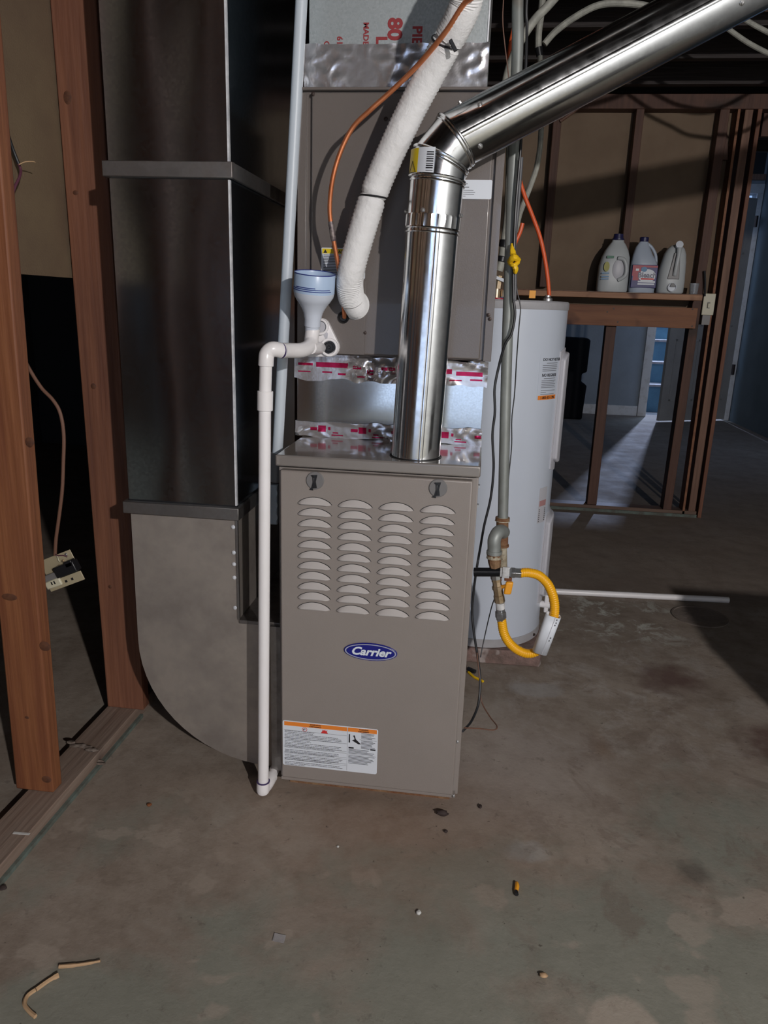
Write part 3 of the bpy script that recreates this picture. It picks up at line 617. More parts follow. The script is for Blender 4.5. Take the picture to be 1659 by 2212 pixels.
hp.box(hx, hx + 0.013, ly - 0.0006, ly - 0.0004, lz1 - 0.0605, lz1 - 0.0565)
hp.box(lx1 - 0.018, lx1 - 0.005, ly - 0.0006, ly - 0.0004, lz1 - 0.0605, lz1 - 0.0565)
obj('hand_symbol', hp, INK, wlb, smooth=False, kind='stuff')
screw_head((W - 0.010, -0.004, Z0 + 0.006), 0.0028, (0, -1, 0), fur)
screw_head((W - 0.009, 0.011, 0.180), 0.0028, (0, -1, 0), fur)
for z in (0.82, 0.775): obj('side_tab', B(W, W + 0.004, 0.02, 0.035, z, z + 0.006), SCREW, fur)

# ------------------------------------------------------------------ plenum with foil tape
def foil(x0, x1, z0, z1, y, seed, amp=0.0045, nx=90, nz=12, jag=0.004, wrap=0.03):
    def hgt(x, z):
        f = noise.noise(Vector((x * 34 + seed, z * 46, seed))) * 0.6 + abs(noise.noise(Vector((x * 80, z * 60 + seed, 2.0)))) * 0.7
        g = noise.noise(Vector((x * 11 + seed, z * 17, seed * 2)))
        m = max(0.0, min(1.0, (g + 0.15) * 3))          # creases gather in places, flat tape between
        r = 1 - abs(noise.noise(Vector((x * 30 + z * 22, z * 34 - x * 12 + seed, 3.0)))) * 2.2
        return -(0.0012 + amp * m * max(0.0, 0.25 * f + 0.75 * max(0.0, r) ** 2))
    vs = []; N_ = nx + 1
    for j in range(nz + 1):
        v = j / nz
        for i in range(N_):
            u = i / nx; x = x0 + (x1 - x0) * u
            zz = z0 + (z1 - z0) * v
            if j == 0: zz += jag * noise.noise(Vector((x * 25, seed, 0)))
            if j == nz: zz += jag * noise.noise(Vector((x * 25, seed + 5, 0)))
            vs.append((x, y + hgt(x, zz), zz))
    fs = [(j * N_ + i, j * N_ + i + 1, (j + 1) * N_ + i + 1, (j + 1) * N_ + i) for j in range(nz) for i in range(nx)]
    k = len(vs)
    for j in range(nz + 1): vs.append((x1, y + wrap, vs[j * N_ + nx][2])); vs.append((x0, y + wrap, vs[j * N_][2]))
    for j in range(nz):
        fs.append((j * N_ + nx, k + 2 * j, k + 2 * j + 2, (j + 1) * N_ + nx)); fs.append((k + 2 * j + 1, j * N_, (j + 1) * N_, k + 2 * j + 3))
    return MB().add(vs, fs), hgt
def foil_print(hgt, rects, y, m, parent, name):
    mb = MB()
    for (a, b_, c_, d_) in rects:
        nx = max(1, int((b_ - a) / 0.003)); nz = max(1, int((d_ - c_) / 0.003)); vs = []
        for j in range(nz + 1):
            for i in range(nx + 1):
                x = a + (b_ - a) * i / nx; z = c_ + (d_ - c_) * j / nz; vs.append((x, y + hgt(x, z) - 0.0006, z))
        mb.add(vs, [(j * (nx + 1) + i, j * (nx + 1) + i + 1, (j + 1) * (nx + 1) + i + 1, (j + 1) * (nx + 1) + i) for j in range(nz) for i in range(nx)])
    return obj(name, mb, m, parent, kind='stuff')
pl = thing('plenum_box', (0.22, 0.48, ZT), 'shiny sheet metal plenum edged with crinkled foil tape on top of the furnace', 'duct')
pb = MB(); nx_, nz_ = 16, 6; vs = []
for j in range(nz_ + 1):
    for i in range(nx_ + 1):
        x = -0.016 + 0.470 * i / nx_; z = ZT + 0.001 + 0.204 * j / nz_
        e = math.sin(math.pi * i / nx_) * math.sin(math.pi * j / nz_)
        vs.append((x, 0.252 - 0.003 * e * (0.5 + noise.noise(Vector((x * 7, 1, z * 7)))), z))
pb.add(vs, [(j * (nx_ + 1) + i, j * (nx_ + 1) + i + 1, (j + 1) * (nx_ + 1) + i + 1, (j + 1) * (nx_ + 1) + i) for j in range(nz_) for i in range(nx_)])
zt_ = ZT + 0.205
pb.add([(-0.016, 0.252, ZT + 0.001), (0.454, 0.252, ZT + 0.001), (0.454, 0.715, ZT + 0.001), (-0.016, 0.715, ZT + 0.001), (-0.016, 0.252, zt_), (0.454, 0.252, zt_), (0.454, 0.715, zt_), (-0.016, 0.715, zt_)],
       [(0, 3, 2, 1), (4, 5, 6, 7), (1, 2, 6, 5), (2, 3, 7, 6), (3, 0, 4, 7)])
obj('sheet_metal', pb, PLENUM, pl)
f1, h1 = foil(-0.020, 0.458, ZT + 0.001, ZT + 0.042, 0.250, 1.7, amp=0.007, jag=0.007)
o_ = obj('foil_tape', f1, FOIL, pl)
f2, h2 = foil(-0.022, 0.462, 1.022, 1.086, 0.246, 8.3, amp=0.013, jag=0.010)
o2_ = obj('foil_tape', f2, FOIL, pl)
rects = []
x = 0.020
while x < 0.44:
    rects += [(x, x + 0.018, ZT + 0.018, ZT + 0.026), (x + 0.020, x + 0.040, ZT + 0.015, ZT + 0.031), (x + 0.046, x + 0.052, ZT + 0.020, ZT + 0.028), (x + 0.058, x + 0.072, ZT + 0.012, ZT + 0.015), (x + 0.055, x + 0.085, ZT + 0.006, ZT + 0.009)]
    x += 0.105
rects = [(a, min(b_, 0.456), c_, d_) for (a, b_, c_, d_) in rects if a < 0.452]
foil_print(h1, rects, 0.250, PINK, o_, 'printed_mark')
rects = [(-0.012, 0.026, 1.057, 1.063), (0.034, 0.116, 1.054, 1.066), (0.128, 0.150, 1.052, 1.060), (0.165, 0.18, 1.040, 1.052), (0.20, 0.235, 1.052, 1.060), (0.36, 0.375, 1.050, 1.062), (0.385, 0.45, 1.047, 1.057), (0.05, 0.075, 1.040, 1.044), (0.09, 0.11, 1.036, 1.041), (-0.012, 0.02, 1.040, 1.043), (0.14, 0.16, 1.032, 1.036), (0.37, 0.40, 1.034, 1.037), (0.42, 0.45, 1.036, 1.040)]
foil_print(h2, rects, 0.246, PINK, o2_, 'printed_mark')

# ------------------------------------------------------------------ coil cabinet
cy = 0.205; cx0, cx1, cz0, cz1 = -0.004, 0.466, 1.087, 1.672
coil = thing('coil_cabinet', (0.23, 0.46, cz0), 'taupe evaporator coil cabinet above the plenum with hose and copper line entering it', 'coil cabinet')
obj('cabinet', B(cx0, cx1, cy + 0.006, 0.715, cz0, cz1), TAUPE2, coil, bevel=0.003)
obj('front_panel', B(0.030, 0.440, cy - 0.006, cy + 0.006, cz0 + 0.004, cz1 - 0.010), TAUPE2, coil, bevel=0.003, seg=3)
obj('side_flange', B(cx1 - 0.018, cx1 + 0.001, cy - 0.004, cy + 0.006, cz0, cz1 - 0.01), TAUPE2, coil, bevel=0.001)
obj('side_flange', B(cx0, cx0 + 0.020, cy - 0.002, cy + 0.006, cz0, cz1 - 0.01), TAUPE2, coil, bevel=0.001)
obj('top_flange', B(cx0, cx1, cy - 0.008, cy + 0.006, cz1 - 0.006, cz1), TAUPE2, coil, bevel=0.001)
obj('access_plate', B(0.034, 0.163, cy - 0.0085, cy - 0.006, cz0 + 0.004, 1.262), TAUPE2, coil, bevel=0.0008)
for p in ((0.164, 0.197, 1.211), (0.163, 0.197, 1.143), (0.454, 0.197, 1.194), (0.033, 0.197, 1.658), (0.199, 0.197, 1.608)):
    screw_head((p[0], cy - 0.006, p[2]), 0.0032, (0, -1, 0), coil, DSCREW)
screw_head((cx1 - 0.008, cy - 0.004, 1.185), 0.0032, (0, -1, 0), coil, DSCREW)
g0 = (0.111, 0.197, 1.177)
obj('grommet', MB().lathe([(0.008, 0.004), (0.011, 0.007), (0.014, 0.004), (0.014, 0.0)], (g0[0], cy - 0.008, g0[2]), (0, -1, 0), 20), BLACKP, coil)
g1 = (0.139, 0.197, 1.207)
obj('grommet', MB().lathe([(0.020, 0.004), (0.028, 0.008), (0.034, 0.004), (0.034, 0.0)], (g1[0], cy - 0.008, g1[2]), (0, -1, 0), 28), SLEEVE, coil, label='white collar around the insulated hose')
# caution label
c0 = (0.055, 0.197, 1.334); c1 = (0.16, 0.197, 1.266)
ca = obj('caution_label', MB().prism(rrect(c0[0], c1[0], c1[2], c0[2], 0.003), cy - 0.0066, cy - 0.006), LABEL, coil, smooth=False)
flat(ca, 'yellow_band', YLABEL, [(c0[0] + 0.002, c1[0] - 0.002, c0[2] - 0.013, c0[2] - 0.002)], cy - 0.0066)
text('caution_heading', 'CAUTION', 0.0095, ((c0[0] + c1[0]) / 2 + 0.004, cy - 0.0069, c0[2] - 0.0115), (1, 0, 0), (0, 0, 1), INK, ca, align='CENTER', fat=0.0002, sx=1.1)
obj('hazard_triangle', MB().prism([(c0[0] + 0.005, c0[2] - 0.0115), (c0[0] + 0.014, c0[2] - 0.0115), (c0[0] + 0.0095, c0[2] - 0.0035)], cy - 0.007, cy - 0.0066), INK, ca, smooth=False)
lines = []
zz = c0[2] - 0.017
while zz > c1[2] + 0.008:
    lines.append((c0[0] + 0.005, c0[0] + 0.040 + random.random() * 0.006, zz, zz + 0.0014)); lines.append((c0[0] + 0.052, c1[0] - 0.004 - random.random() * 0.006, zz, zz + 0.0014)); zz -= 0.0035
flat(ca, 'fine_print', INK, lines, cy - 0.0066)['kind'] = 'stuff'
# data label
d0 = (0.367, 0.197, 1.487); d1_ = (0.443, 0.197, 1.449)
dl = obj('data_label', MB().prism(rrect(0.350, d1_[0], d1_[2] - 0.004, d0[2] - 0.002, 0.003), cy - 0.0066, cy - 0.006), LABEL, coil, smooth=False)
zt2 = d0[2] - 0.002
lines = [(0.362, 0.388, zt2 - 0.0095, zt2 - 0.0075), (0.362, 0.392, zt2 - 0.0165, zt2 - 0.0145)]
for i, a in enumerate((0.0225, 0.0265, 0.0305, 0.0345, 0.0420)): lines.append((0.355, (0.402, 0.406, 0.404, 0.385, 0.415)[i], zt2 - a, zt2 - a + 0.0010))
flat(dl, 'fine_print', GREYINK, lines, cy - 0.0066)['kind'] = 'stuff'
# drain manifold boss: white triangular plate with ports
q0, q1, q2 = (0.072, 0.19, 1.15), (0.081, 0.19, 1.107), (0.022, 0.19, 1.099)
def hull_pts(cs, n=18):
    pts = []
    for (x, z, r) in cs:
        for k in range(n): pts.append((x + r * math.cos(2 * math.pi * k / n), z + r * math.sin(2 * math.pi * k / n)))
    pts = sorted(set(pts))
    def half(ps):
        h = []
        for p in ps:
            while len(h) >= 2 and (h[-1][0] - h[-2][0]) * (p[1] - h[-2][1]) - (h[-1][1] - h[-2][1]) * (p[0] - h[-2][0]) <= 0: h.pop()
            h.append(p)
        return h
    lo = half(pts); hi = half(pts[::-1]); return lo[:-1] + hi[:-1]
ports = [(q0[0] - 0.012, q0[2] + 0.004, 0.020), (q1[0] + 0.001, q1[2], 0.0225), (q2[0] + 0.01, q2[2] - 0.002, 0.015)]
mf = obj('drain_manifold', MB().prism(hull_pts(ports), cy - 0.026, cy - 0.0086), WHITEP, coil, bevel=0.002, label='white triangular plastic drain boss')
def inset(cs, k): return [(x, z, r * k) for x, z, r in cs]
obj('recess', MB().prism(hull_pts([(q0[0] - 0.006, q0[2] - 0.006, 0.004), (q1[0] - 0.008, q1[2] + 0.022, 0.003), (q0[0] + 0.002, q0[2] - 0.012, 0.003)]), cy - 0.0268, cy - 0.026), TANKCOV, mf)
for (x, z, r) in ports[:2]:
    obj('port_ring', MB().lathe([(r * 0.95, 0), (r * 0.95, 0.010), (r * 0.70, 0.010), (r * 0.70, 0.002)], (x, cy - 0.026, z), (0, -1, 0), 28), WHITEP, mf, bevel=0.0008)
obj('plug', MB().lathe([(0.0140, 0), (0.0140, 0.0085), (0.011, 0.0085), (0.010, 0.006), (0.004, 0.006), (0.003, 0.009), (0, 0.009)], (q1[0], cy - 0.0265, q1[2]), (0, -1, 0), 24), BLACKP, mf)
obj('plug', MB().lathe([(0.0120, 0), (0.0120, 0.006), (0, 0.006)], (ports[0][0], cy - 0.0265, ports[0][1]), (0, -1, 0), 24), TANKCOV, mf)

# ------------------------------------------------------------------ supply duct above the coil
sd = thing('supply_duct', (0.215, 0.48, 1.68), 'speckled galvanised supply duct with red print rising above the coil cabinet', 'duct')
obj('sheet_metal', B(0.010, 0.412, 0.255, 0.700, 1.673, 2.365), GALV_BRIGHT, sd, bevel=0.001)
f3, h3 = foil(0.000, 0.417, 1.676, 1.772, 0.252, 21.0, amp=0.0045, nz=16, nx=80)
obj('foil_tape', f3, FOIL, sd)
obj('corner_seam', B(0.411, 0.414, 0.253, 0.260, 1.775, 2.36), EDGE, sd)
for body, px, size, fat, z in (('PIE', (0.246, 0.254, 1.808), 0.030, 0.0010, 0), ('80 L', (0.191, 0.254, 1.824), 0.044, 0.0018, 0), ('L', (0.165, 0.254, 1.788), 0.034, 0.0014, 0), ('MADE I', (0.135, 0.254, 1.816), 0.017, 0.0005, 0), ('61', (0.075, 0.254, 1.789), 0.018, 0.0005, 0), ('G', (0.045, 0.254, 1.78), 0.018, 0.0004, 0)):
    text('printed_lettering', body, size, (px[0], 0.2545, px[2]), (0, 0, -1), (1, 0, 0), REDINK, sd, fat=fat, depth=0.0002)

# ------------------------------------------------------------------ flue pipe
R = 0.056
flu = thing('flue_pipe', (0.308, 0.071, ZT), 'bright round metal flue rising from the furnace top and slanting up to the right', 'flue pipe')
pA, pB, pC, pD, pE = Vector((0.308, 0.071, ZT + 0.001)), Vector((0.328, 0.071, 1.464)), Vector((0.334, 0.073, 1.504)), Vector((0.363, 0.077, 1.542)), Vector((0.96, 0.19, 1.868))
pF = Vector((2.55, 0.20, 2.18)); pS = Vector((0.323, 0.071, 1.37))
axis_pts = [pA, pS, pB, pC, pD, pE, pF]
def mitre_ring(i, r, n=48):
    p = axis_pts[i]
    din = (axis_pts[i] - axis_pts[i - 1]).normalized() if i > 0 else (axis_pts[1] - axis_pts[0]).normalized()
    dout = (axis_pts[i + 1] - axis_pts[i]).normalized() if i < len(axis_pts) - 1 else din
    nrm = (din + dout).normalized(); side = Vector((0, 1, 0)); side = (side - din * side.dot(din)).normalized(); oth = din.cross(side)
    out = []
    for k in range(n):
        a = 2 * math.pi * k / n; q = p + (side * math.cos(a) + oth * math.sin(a)) * r
        t = (p - q).dot(nrm) / din.dot(nrm); out.append(q + din * t)
    return out
def gore(i, name, r=R, label=None, segs=1):
    a, b_ = mitre_ring(i, r), mitre_ring(i + 1, r); n = len(a); mb = MB(); rings = []
    for k in range(segs + 1): rings += [a[j].lerp(b_[j], k / segs) for j in range(n)]
    fs = [(k * n + j, k * n + (j + 1) % n, (k + 1) * n + (j + 1) % n, (k + 1) * n + j) for k in range(segs) for j in range(n)]
    mb.add(rings, fs); return obj(name, mb, FLUE, flu, label=label, angle=60)
gore(0, 'riser_pipe'); gore(1, 'elbow_segment', R * 1.02); gore(2, 'elbow_segment', R * 1.03); gore(3, 'elbow_segment', R * 1.03); sp_ = gore(4, 'slanted_pipe', R * 1.03); gore(5, 'slanted_pipe', R * 1.03)
for i, rr in ((2, 0.0035), (3, 0.0035), (4, 0.003), (5, 0.0035)):
    obj('seam_bead', MB().tube(mitre_ring(i, R * 1.045, 40), rr, 8, closed=True), FLUE, flu)
    c_ = [p + (axis_pts[i] - axis_pts[i - 1]).normalized() * -0.008 for p in mitre_ring(i, R * 1.035, 40)]
    if i < 5: obj('seam_bead', MB().tube(c_, 0.002, 6, closed=True), FLUE, flu)
# crimped collar at the top of the riser
cr = MB(); n = 72; din = (pB - pS).normalized(); side = (Vector((0, 1, 0)) - din * din.y).normalized(); oth = din.cross(side); rings = []
for k, z in enumerate((-0.003, 0.0, 0.020, 0.023)):
    for j in range(n):
        a = 2 * math.pi * j / n; rr = R * (1.03 if k in (0, 3) else 1.035 + (0.018 if j % 3 == 0 else -0.012)); rings.append(pS + din * z + (side * math.cos(a) + oth * math.sin(a)) * rr)
cr.add(rings, [(k * n + j, k * n + (j + 1) % n, (k + 1) * n + (j + 1) % n, (k + 1) * n + j) for k in range(3) for j in range(n)])
obj('crimped_collar', cr, FLUE, flu, angle=20)
for dz, rr in ((-0.004, 0.0022), (-0.012, 0.0018)):
    obj('seam_bead', MB().tube([pS + din * dz + (side * math.cos(2 * math.pi * j / 40) + oth * math.sin(2 * math.pi * j / 40)) * R * 1.03 for j in range(40)], rr, 6, closed=True), FLUE, flu)
def on_pipe(p, d, deg, r=R * 1.03):
    s_ = (Vector((0, 1, 0)) - d * d.y).normalized(); o_ = d.cross(s_); a = math.radians(deg); v = s_ * math.cos(a) + o_ * math.sin(a)
    return p + v * r, v
for t, deg in ((0.028, 95), (0.028, 160), (0.028, 265)):
    p, v = on_pipe(pS + din * t, din, deg); screw_head(p, 0.0032, v, flu)
dS = (pE - pD).normalized()
for t, deg in ((0.06, 150), (0.03, 225), (0.035, 100), (0.60, 215), (0.61, 160)):
    p, v = on_pipe(pD + dS * t, dS, deg); screw_head(p, 0.0035, v, flu)
# lengthwise lock seam of the riser and of the slanted pipe
for (a, b_, deg) in ((pA, pS, 196), (pD, pE, 188)):
    d_ = (b_ - a).normalized(); p0, v = on_pipe(a, d_, deg, R * (1.0 if a is pA else 1.03)); p1, _ = on_pipe(b_, d_, deg, R * (1.0 if a is pA else 1.03))
    t_ = d_.cross(v); mb = MB(); w_ = 0.005
    mb.add([p0 - t_ * w_, p0 + v * 0.0012 - t_ * w_ * 0.6, p0 + v * 0.0012 + t_ * w_ * 0.6, p0 + t_ * w_, p1 - t_ * w_, p1 + v * 0.0012 - t_ * w_ * 0.6, p1 + v * 0.0012 + t_ * w_ * 0.6, p1 + t_ * w_],
           [(0, 1, 5, 4), (1, 2, 6, 5), (2, 3, 7, 6)])
    obj('lock_seam', mb, FLUE, flu)
# sticker wrapped on the lower elbow segment
def sticker(p, d, a0, a1, h0, h1, m, parent, name, r=R * 1.045):
    mb = MB(); n = 10; vs = []
    for k in range(n + 1):
        for h in (h0, h1):
            q, v = on_pipe(p + d * h, d, a0 + (a1 - a0) * k / n, r); vs.append(q)
    mb.add(vs, [(2 * k, 2 * k + 2, 2 * k + 3, 2 * k + 1) for k in range(n)]); return obj(name, mb, m, parent)
dBC = (pC - pB).normalized()
P0 = pB + dBC * 0.0
stk = sticker(P0, Vector((0.05, 0, 1)).normalized(), 108, 176, 0.000, 0.052, LABEL, flu, 'sticker', R * 1.075)
stk['label'] = 'white and yellow barcode sticker'
sticker(P0, Vector((0.05, 0, 1)).normalized(), 108, 140, 0.001, 0.051, YLABEL, stk, 'yellow_strip', R * 1.085)
for k in range(9):
    z = 0.008 + k * 0.0042
    sticker(P0, Vector((0.05, 0, 1)).normalized(), 160, 174, z, z + (0.0022 if k % 3 else 0.0012), INK, stk, 'barcode_bar', R * 1.085)
for s0, s1 in (((112, 0.006), (136, 0.006)), ((112, 0.006), (124, 0.028)), ((124, 0.028), (136, 0.006))):
    pts = []
    for k in range(5):
        t = k / 4; q, v = on_pipe(P0 + Vector((0.05, 0, 1)).normalized() * (s0[1] + (s1[1] - s0[1]) * t), Vector((0.05, 0, 1)).normalized(), s0[0] + (s1[0] - s0[0]) * t, R * 1.09); pts.append(q)
    obj('hazard_triangle_line', MB().tube(pts, 0.0006, 4), INK, stk)

# ------------------------------------------------------------------ insulated suction line, copper line, cable ties
hs = thing('insulated_hose', (0.14, 0.13, 1.21), 'thick white ribbed insulated refrigerant hose slanting across the coil cabinet', 'hose')
hp_ = curve_pts([(0.72, -0.04, 2.365), (0.57, -0.03, 2.12), (0.397, -0.02, 1.827), (0.369, 0, 1.753), (0.33, 0.04, 1.696), (0.283, 0.07, 1.624), (0.239, 0.09, 1.546), (0.197, 0.105, 1.458), (0.165, 0.11, 1.363), (0.14, 0.12, 1.275), (0.136, 0.145, 1.231), (0.141, 0.175, 1.209), (0.141, 0.198, 1.203)], 24)
rr = []
tie_at = [min(range(len(hp_)), key=lambda i: (hp_[i] - Vector(t)).length) for t in ((0.34, 0.03, 1.706), (0.19, 0.105, 1.435))]
for i in range(len(hp_)):
    r_ = 0.0300 + (0.0010 if i % 2 else -0.0007)
    for t in tie_at:
        if abs(i - t) < 3: r_ -= (0.0045, 0.0025, 0.0008)[abs(i - t)]
    rr.append(r_ if i < len(hp_) - 40 else r_ - 0.002)
obj('insulation_sleeve', MB().tube(hp_, rr, 28), SLEEVE, hs, angle=60)
for k, t in enumerate(tie_at):
    d = (hp_[t + 1] - hp_[t - 1]).normalized(); s_ = d.orthogonal().normalized(); o_ = d.cross(s_); r_ = 0.0285 + (0.006 if k == 0 else 0)
    skew = 0.25 if k else 0.3
    pts = []
    for j in range(32):
        a = 2 * math.pi * j / 32; v = s_ * math.cos(a) + o_ * math.sin(a); rad = 0.0280 + (0.004 * max(0, v.dot(Vector((-0.85, -0.5, 0)))) ** 4 if k == 0 else 0)
        pts.append(hp_[t] + v * rad + d * (-skew * 0.03 * v.dot(Vector((1, 0, 0)))))
    tie = obj('cable_tie', MB().tube(pts, 0.0022, 6, closed=True), CABLEB, hs)
    if k == 0: obj('tie_head', MB().obox(Vector((0.352, -0.01, 1.689)), (0.5, 0, -0.8), (0, 1, 0), (0.8, 0, 0.5), 0.011, 0.004, 0.0035), CABLEB, tie, bevel=0.001)
cp = thing('copper_line', (0.1, 0.1, 1.18), 'thin bare copper line tied to the white hose and bending down to the coil', 'pipe')
cpp = curve_pts([(0.69, -0.09, 2.365), (0.55, -0.08, 2.10), (0.415, -0.06, 1.797), (0.368, -0.03, 1.749), (0.336, -0.005, 1.713), (0.284, 0.03, 1.669), (0.233, 0.05, 1.63), (0.185, 0.06, 1.594), (0.148, 0.07, 1.564), (0.122, 0.075, 1.52), (0.104, 0.08, 1.466), (0.096, 0.09, 1.407), (0.101, 0.1, 1.356), (0.11, 0.115, 1.299), (0.117, 0.135, 1.245), (0.117, 0.165, 1.199), (0.114, 0.19, 1.178)], 8)
obj('tube', MB().tube(cpp, 0.0051, 14), COPPER, cp)
i0 = min(range(len(cpp)), key=lambda i: (cpp[i] - Vector((0.098, 0.1, 1.365))).length)
obj('brazed_joint', MB().tube(cpp[i0 - 3:i0 + 4], [0.0056, 0.0064, 0.0058, 0.0066, 0.0060, 0.0064, 0.0056], 12), SOLDER, cp, label='scorched dark brazed joint')

# ------------------------------------------------------------------ white PVC drain with funnel
pv = thing('condensate_drain', (-0.032, -0.043, 0), 'white plastic drain pipe with elbows standing in front of the furnace left side', 'pipe')
rP = 0.0134
vtop, vmid, vbot = Vector((-0.013, -0.04, 1.075)), Vector((-0.017, -0.04, 0.996)), Vector((-0.031, -0.04, 0.041))
obj('drain_pipe', MB().tube([vbot, Vector((-0.016, -0.04, 1.001)), vtop], rP, 24), WHITEP, pv)
cm = Vector((-0.015, -0.04, 1.004)); cb = Vector((-0.017, -0.04, 0.98))
ctop, cbot = Vector((-0.015, -0.04, 1.021)), Vector((-0.016, -0.04, 0.979))
obj('coupling', MB().tube([cbot, ctop], rP * 1.27, 28), WHITEP, pv, bevel=0.0008)
e0, e1, e2 = Vector((-0.013, -0.04, 1.075)), Vector((-0.006, -0.035, 1.107)), Vector((0.016, -0.02, 1.107))
ec = [e0, Vector((-0.012, -0.04, 1.09))] + [Vector((-0.011, -0.038, 1.099)), Vector((-0.005, -0.036, 1.107)), Vector((0.003, -0.033, 1.11))] + [e2]
obj('elbow', MB().tube(curve_pts(ec, 4), rP * 1.22, 24), WHITEP, pv)
hrz = [e2, Vector((0.026, 0.01, 1.106)), Vector((0.041, 0.045, 1.105)), Vector((0.05, 0.075, 1.109)), Vector((0.053, 0.1, 1.118)), Vector((0.053, 0.11, 1.132)), Vector((0.054, 0.115, 1.149))]
obj('elbow', MB().tube(curve_pts(hrz, 5), rP * 1.22, 24), WHITEP, pv)
d_ = (Vector((0.02, -0.015, 1.107)) - e2).normalized(); 
obj('glue_ring', MB().tube([e2 - d_ * 0.0012, e2 + d_ * 0.0012], rP * 1.235, 24), PURPLE, pv)
obj('branch_pipe', MB().tube([Vector((0.057, 0.085, 1.109)), Vector((0.062, 0.115, 1.107)), Vector((0.059, 0.177, 1.105))], rP * 1.05, 20), WHITEP, pv)
bt = [Vector((-0.031, -0.04, 0.044)), Vector((-0.032, -0.04, 0.021)), Vector((-0.031, -0.040, 0.020)), Vector((-0.028, -0.025, 0.018)), Vector((-0.026, 0.0, 0.018))]
bt[2] = Vector((bt[1].x, bt[1].y + 0.004, 0.021)); bt[3] = bt[2] + Vector((0.004, 0.02, 0.0)); bt[4] = bt[2] + Vector((0.006, 0.05, 0.0))
obj('elbow', MB().tube(curve_pts(bt, 4), rP * 1.22, 24), WHITEP, pv)
obj('glue_ring', MB().tube([bt[0] + Vector((0, 0, 0.002)), bt[0] - Vector((0, 0, 0.0005))], rP * 1.24, 24), PURPLE, pv)
obj('outlet_pipe', MB().tube([bt[4], bt[4] + Vector((0.0, 0.10, -0.002))], rP, 16), WHITEP, pv)
fn = thing('bottle_funnel', (0.054, 0.115, 1.149), 'cut-off milky blue bottle used upside down as a funnel in the drain pipe', 'funnel')
fb = Vector((0.053, 0.115, 1.145)); ft = Vector((0.063, 0.095, 1.272)); fa = (ft - fb).normalized(); H_ = (ft - fb).length
prof = [(0.0165, 0), (0.0165, 0.010), (0.0185, 0.012), (0.0185, 0.026), (0.0205, 0.034)]
for k in range(12): prof.append((0.0205 + 0.016 * (k / 11) ** 1.5 + (0.0007 if k % 2 else 0), 0.036 + k * 0.0028))
prof += [(0.0440, 0.078), (0.0462, 0.088)]
obj('neck_cone', MB().lathe(prof, fb, fa, 32), FUNNEL2, fn, label='ribbed white cone and neck')
obj('wide_rim', MB().lathe([(0.0462, 0.088), (0.0460, H_ - 0.002), (0.0450, H_), (0.0440, H_ - 0.004), (0.044, 0.090)], fb, fa, 36), FUNNEL, fn, label='pale blue straight rim')
obj('rim_line', MB().tube([fb + fa * (H_ + 0.0004) + (fa.orthogonal().normalized() * math.cos(a) + fa.cross(fa.orthogonal().normalized()) * math.sin(a)) * 0.0456 for a in [2 * math.pi * j / 36 for j in range(36)]], 0.0011, 6, closed=True), NAVYINK, fn)
def ringarc(h, a0, a1, r, m, th=0.0012):
    s_ = (Vector((1, 0, 0)) - fa * fa.x).normalized(); o_ = fa.cross(s_)   # o_ points away from the camera
    pts = [fb + fa * h + (s_ * math.cos(math.radians(a0 + (a1 - a0) * k / 16)) + o_ * math.sin(math.radians(a0 + (a1 - a0) * k / 16))) * r for k in range(17)]
    return MB().tube(pts, th, 5)
for h, a0, a1 in ((0.0985, 190, 330), (0.0945, 190, 335), (0.1020, 225, 285)):
    obj('printed_line', ringarc(h, a0, a1, 0.0464, NAVYINK, 0.0009), NAVYINK, fn)

# ------------------------------------------------------------------ pale blue conduit and box at the furnace side
cd = thing('pale_conduit', (-0.05, 0.33, 0.8), 'long pale blue-grey plastic pipe rising between the duct and the coil cabinet', 'pipe')
k0, k1 = Vector((-0.059, 0.2, 0.763)), Vector((0.009, 0.2, 1.894))
k1 = k0 + (k1 - k0) * ((2.368 - k0.z) / (k1.z - k0.z))
obj('pipe', MB().tube([k0, k1], 0.0132, 20), BLUEP, cd)
obj('end_fitting', MB().tube([k0, Vector((-0.055, 0.2, 0.838))], 0.0165, 20), GREYP, cd)
jb = thing('junction_box', (-0.096, 0.3, 0.612), 'small pale plastic junction box with round knockouts behind the white drain pipe', 'box')
jb0, jb1 = (-0.105, 0.28, 0.732), (-0.076, 0.28, 0.619)
x0, x1, z1, z0 = -0.108, -0.062, jb0[2] , jb1[2]
x0, x1 = jb0[0] - 0.01, jb1[0] - 0.004
obj('box_body', B(x0, x1, 0.285, 0.335, z0, z1), BOXP, jb, bevel=0.004)
for k in range(3):
    zc = z0 + (z1 - z0) * (0.2 + 0.3 * k)
    obj('knockout', MB().lathe([(0.013, 0), (0.013, 0.001), (0.0115, 0.001), (0.0115, 0.0003), (0, 0.0003)], ((x0 + x1) / 2 + 0.006, 0.285, zc), (0, -1, 0), 20), BOXP, jb)
obj('mounting_strap', B(x0 + 0.01, -0.001, 0.30, 0.31, z1, z1 + 0.02), DSCREW, jb)

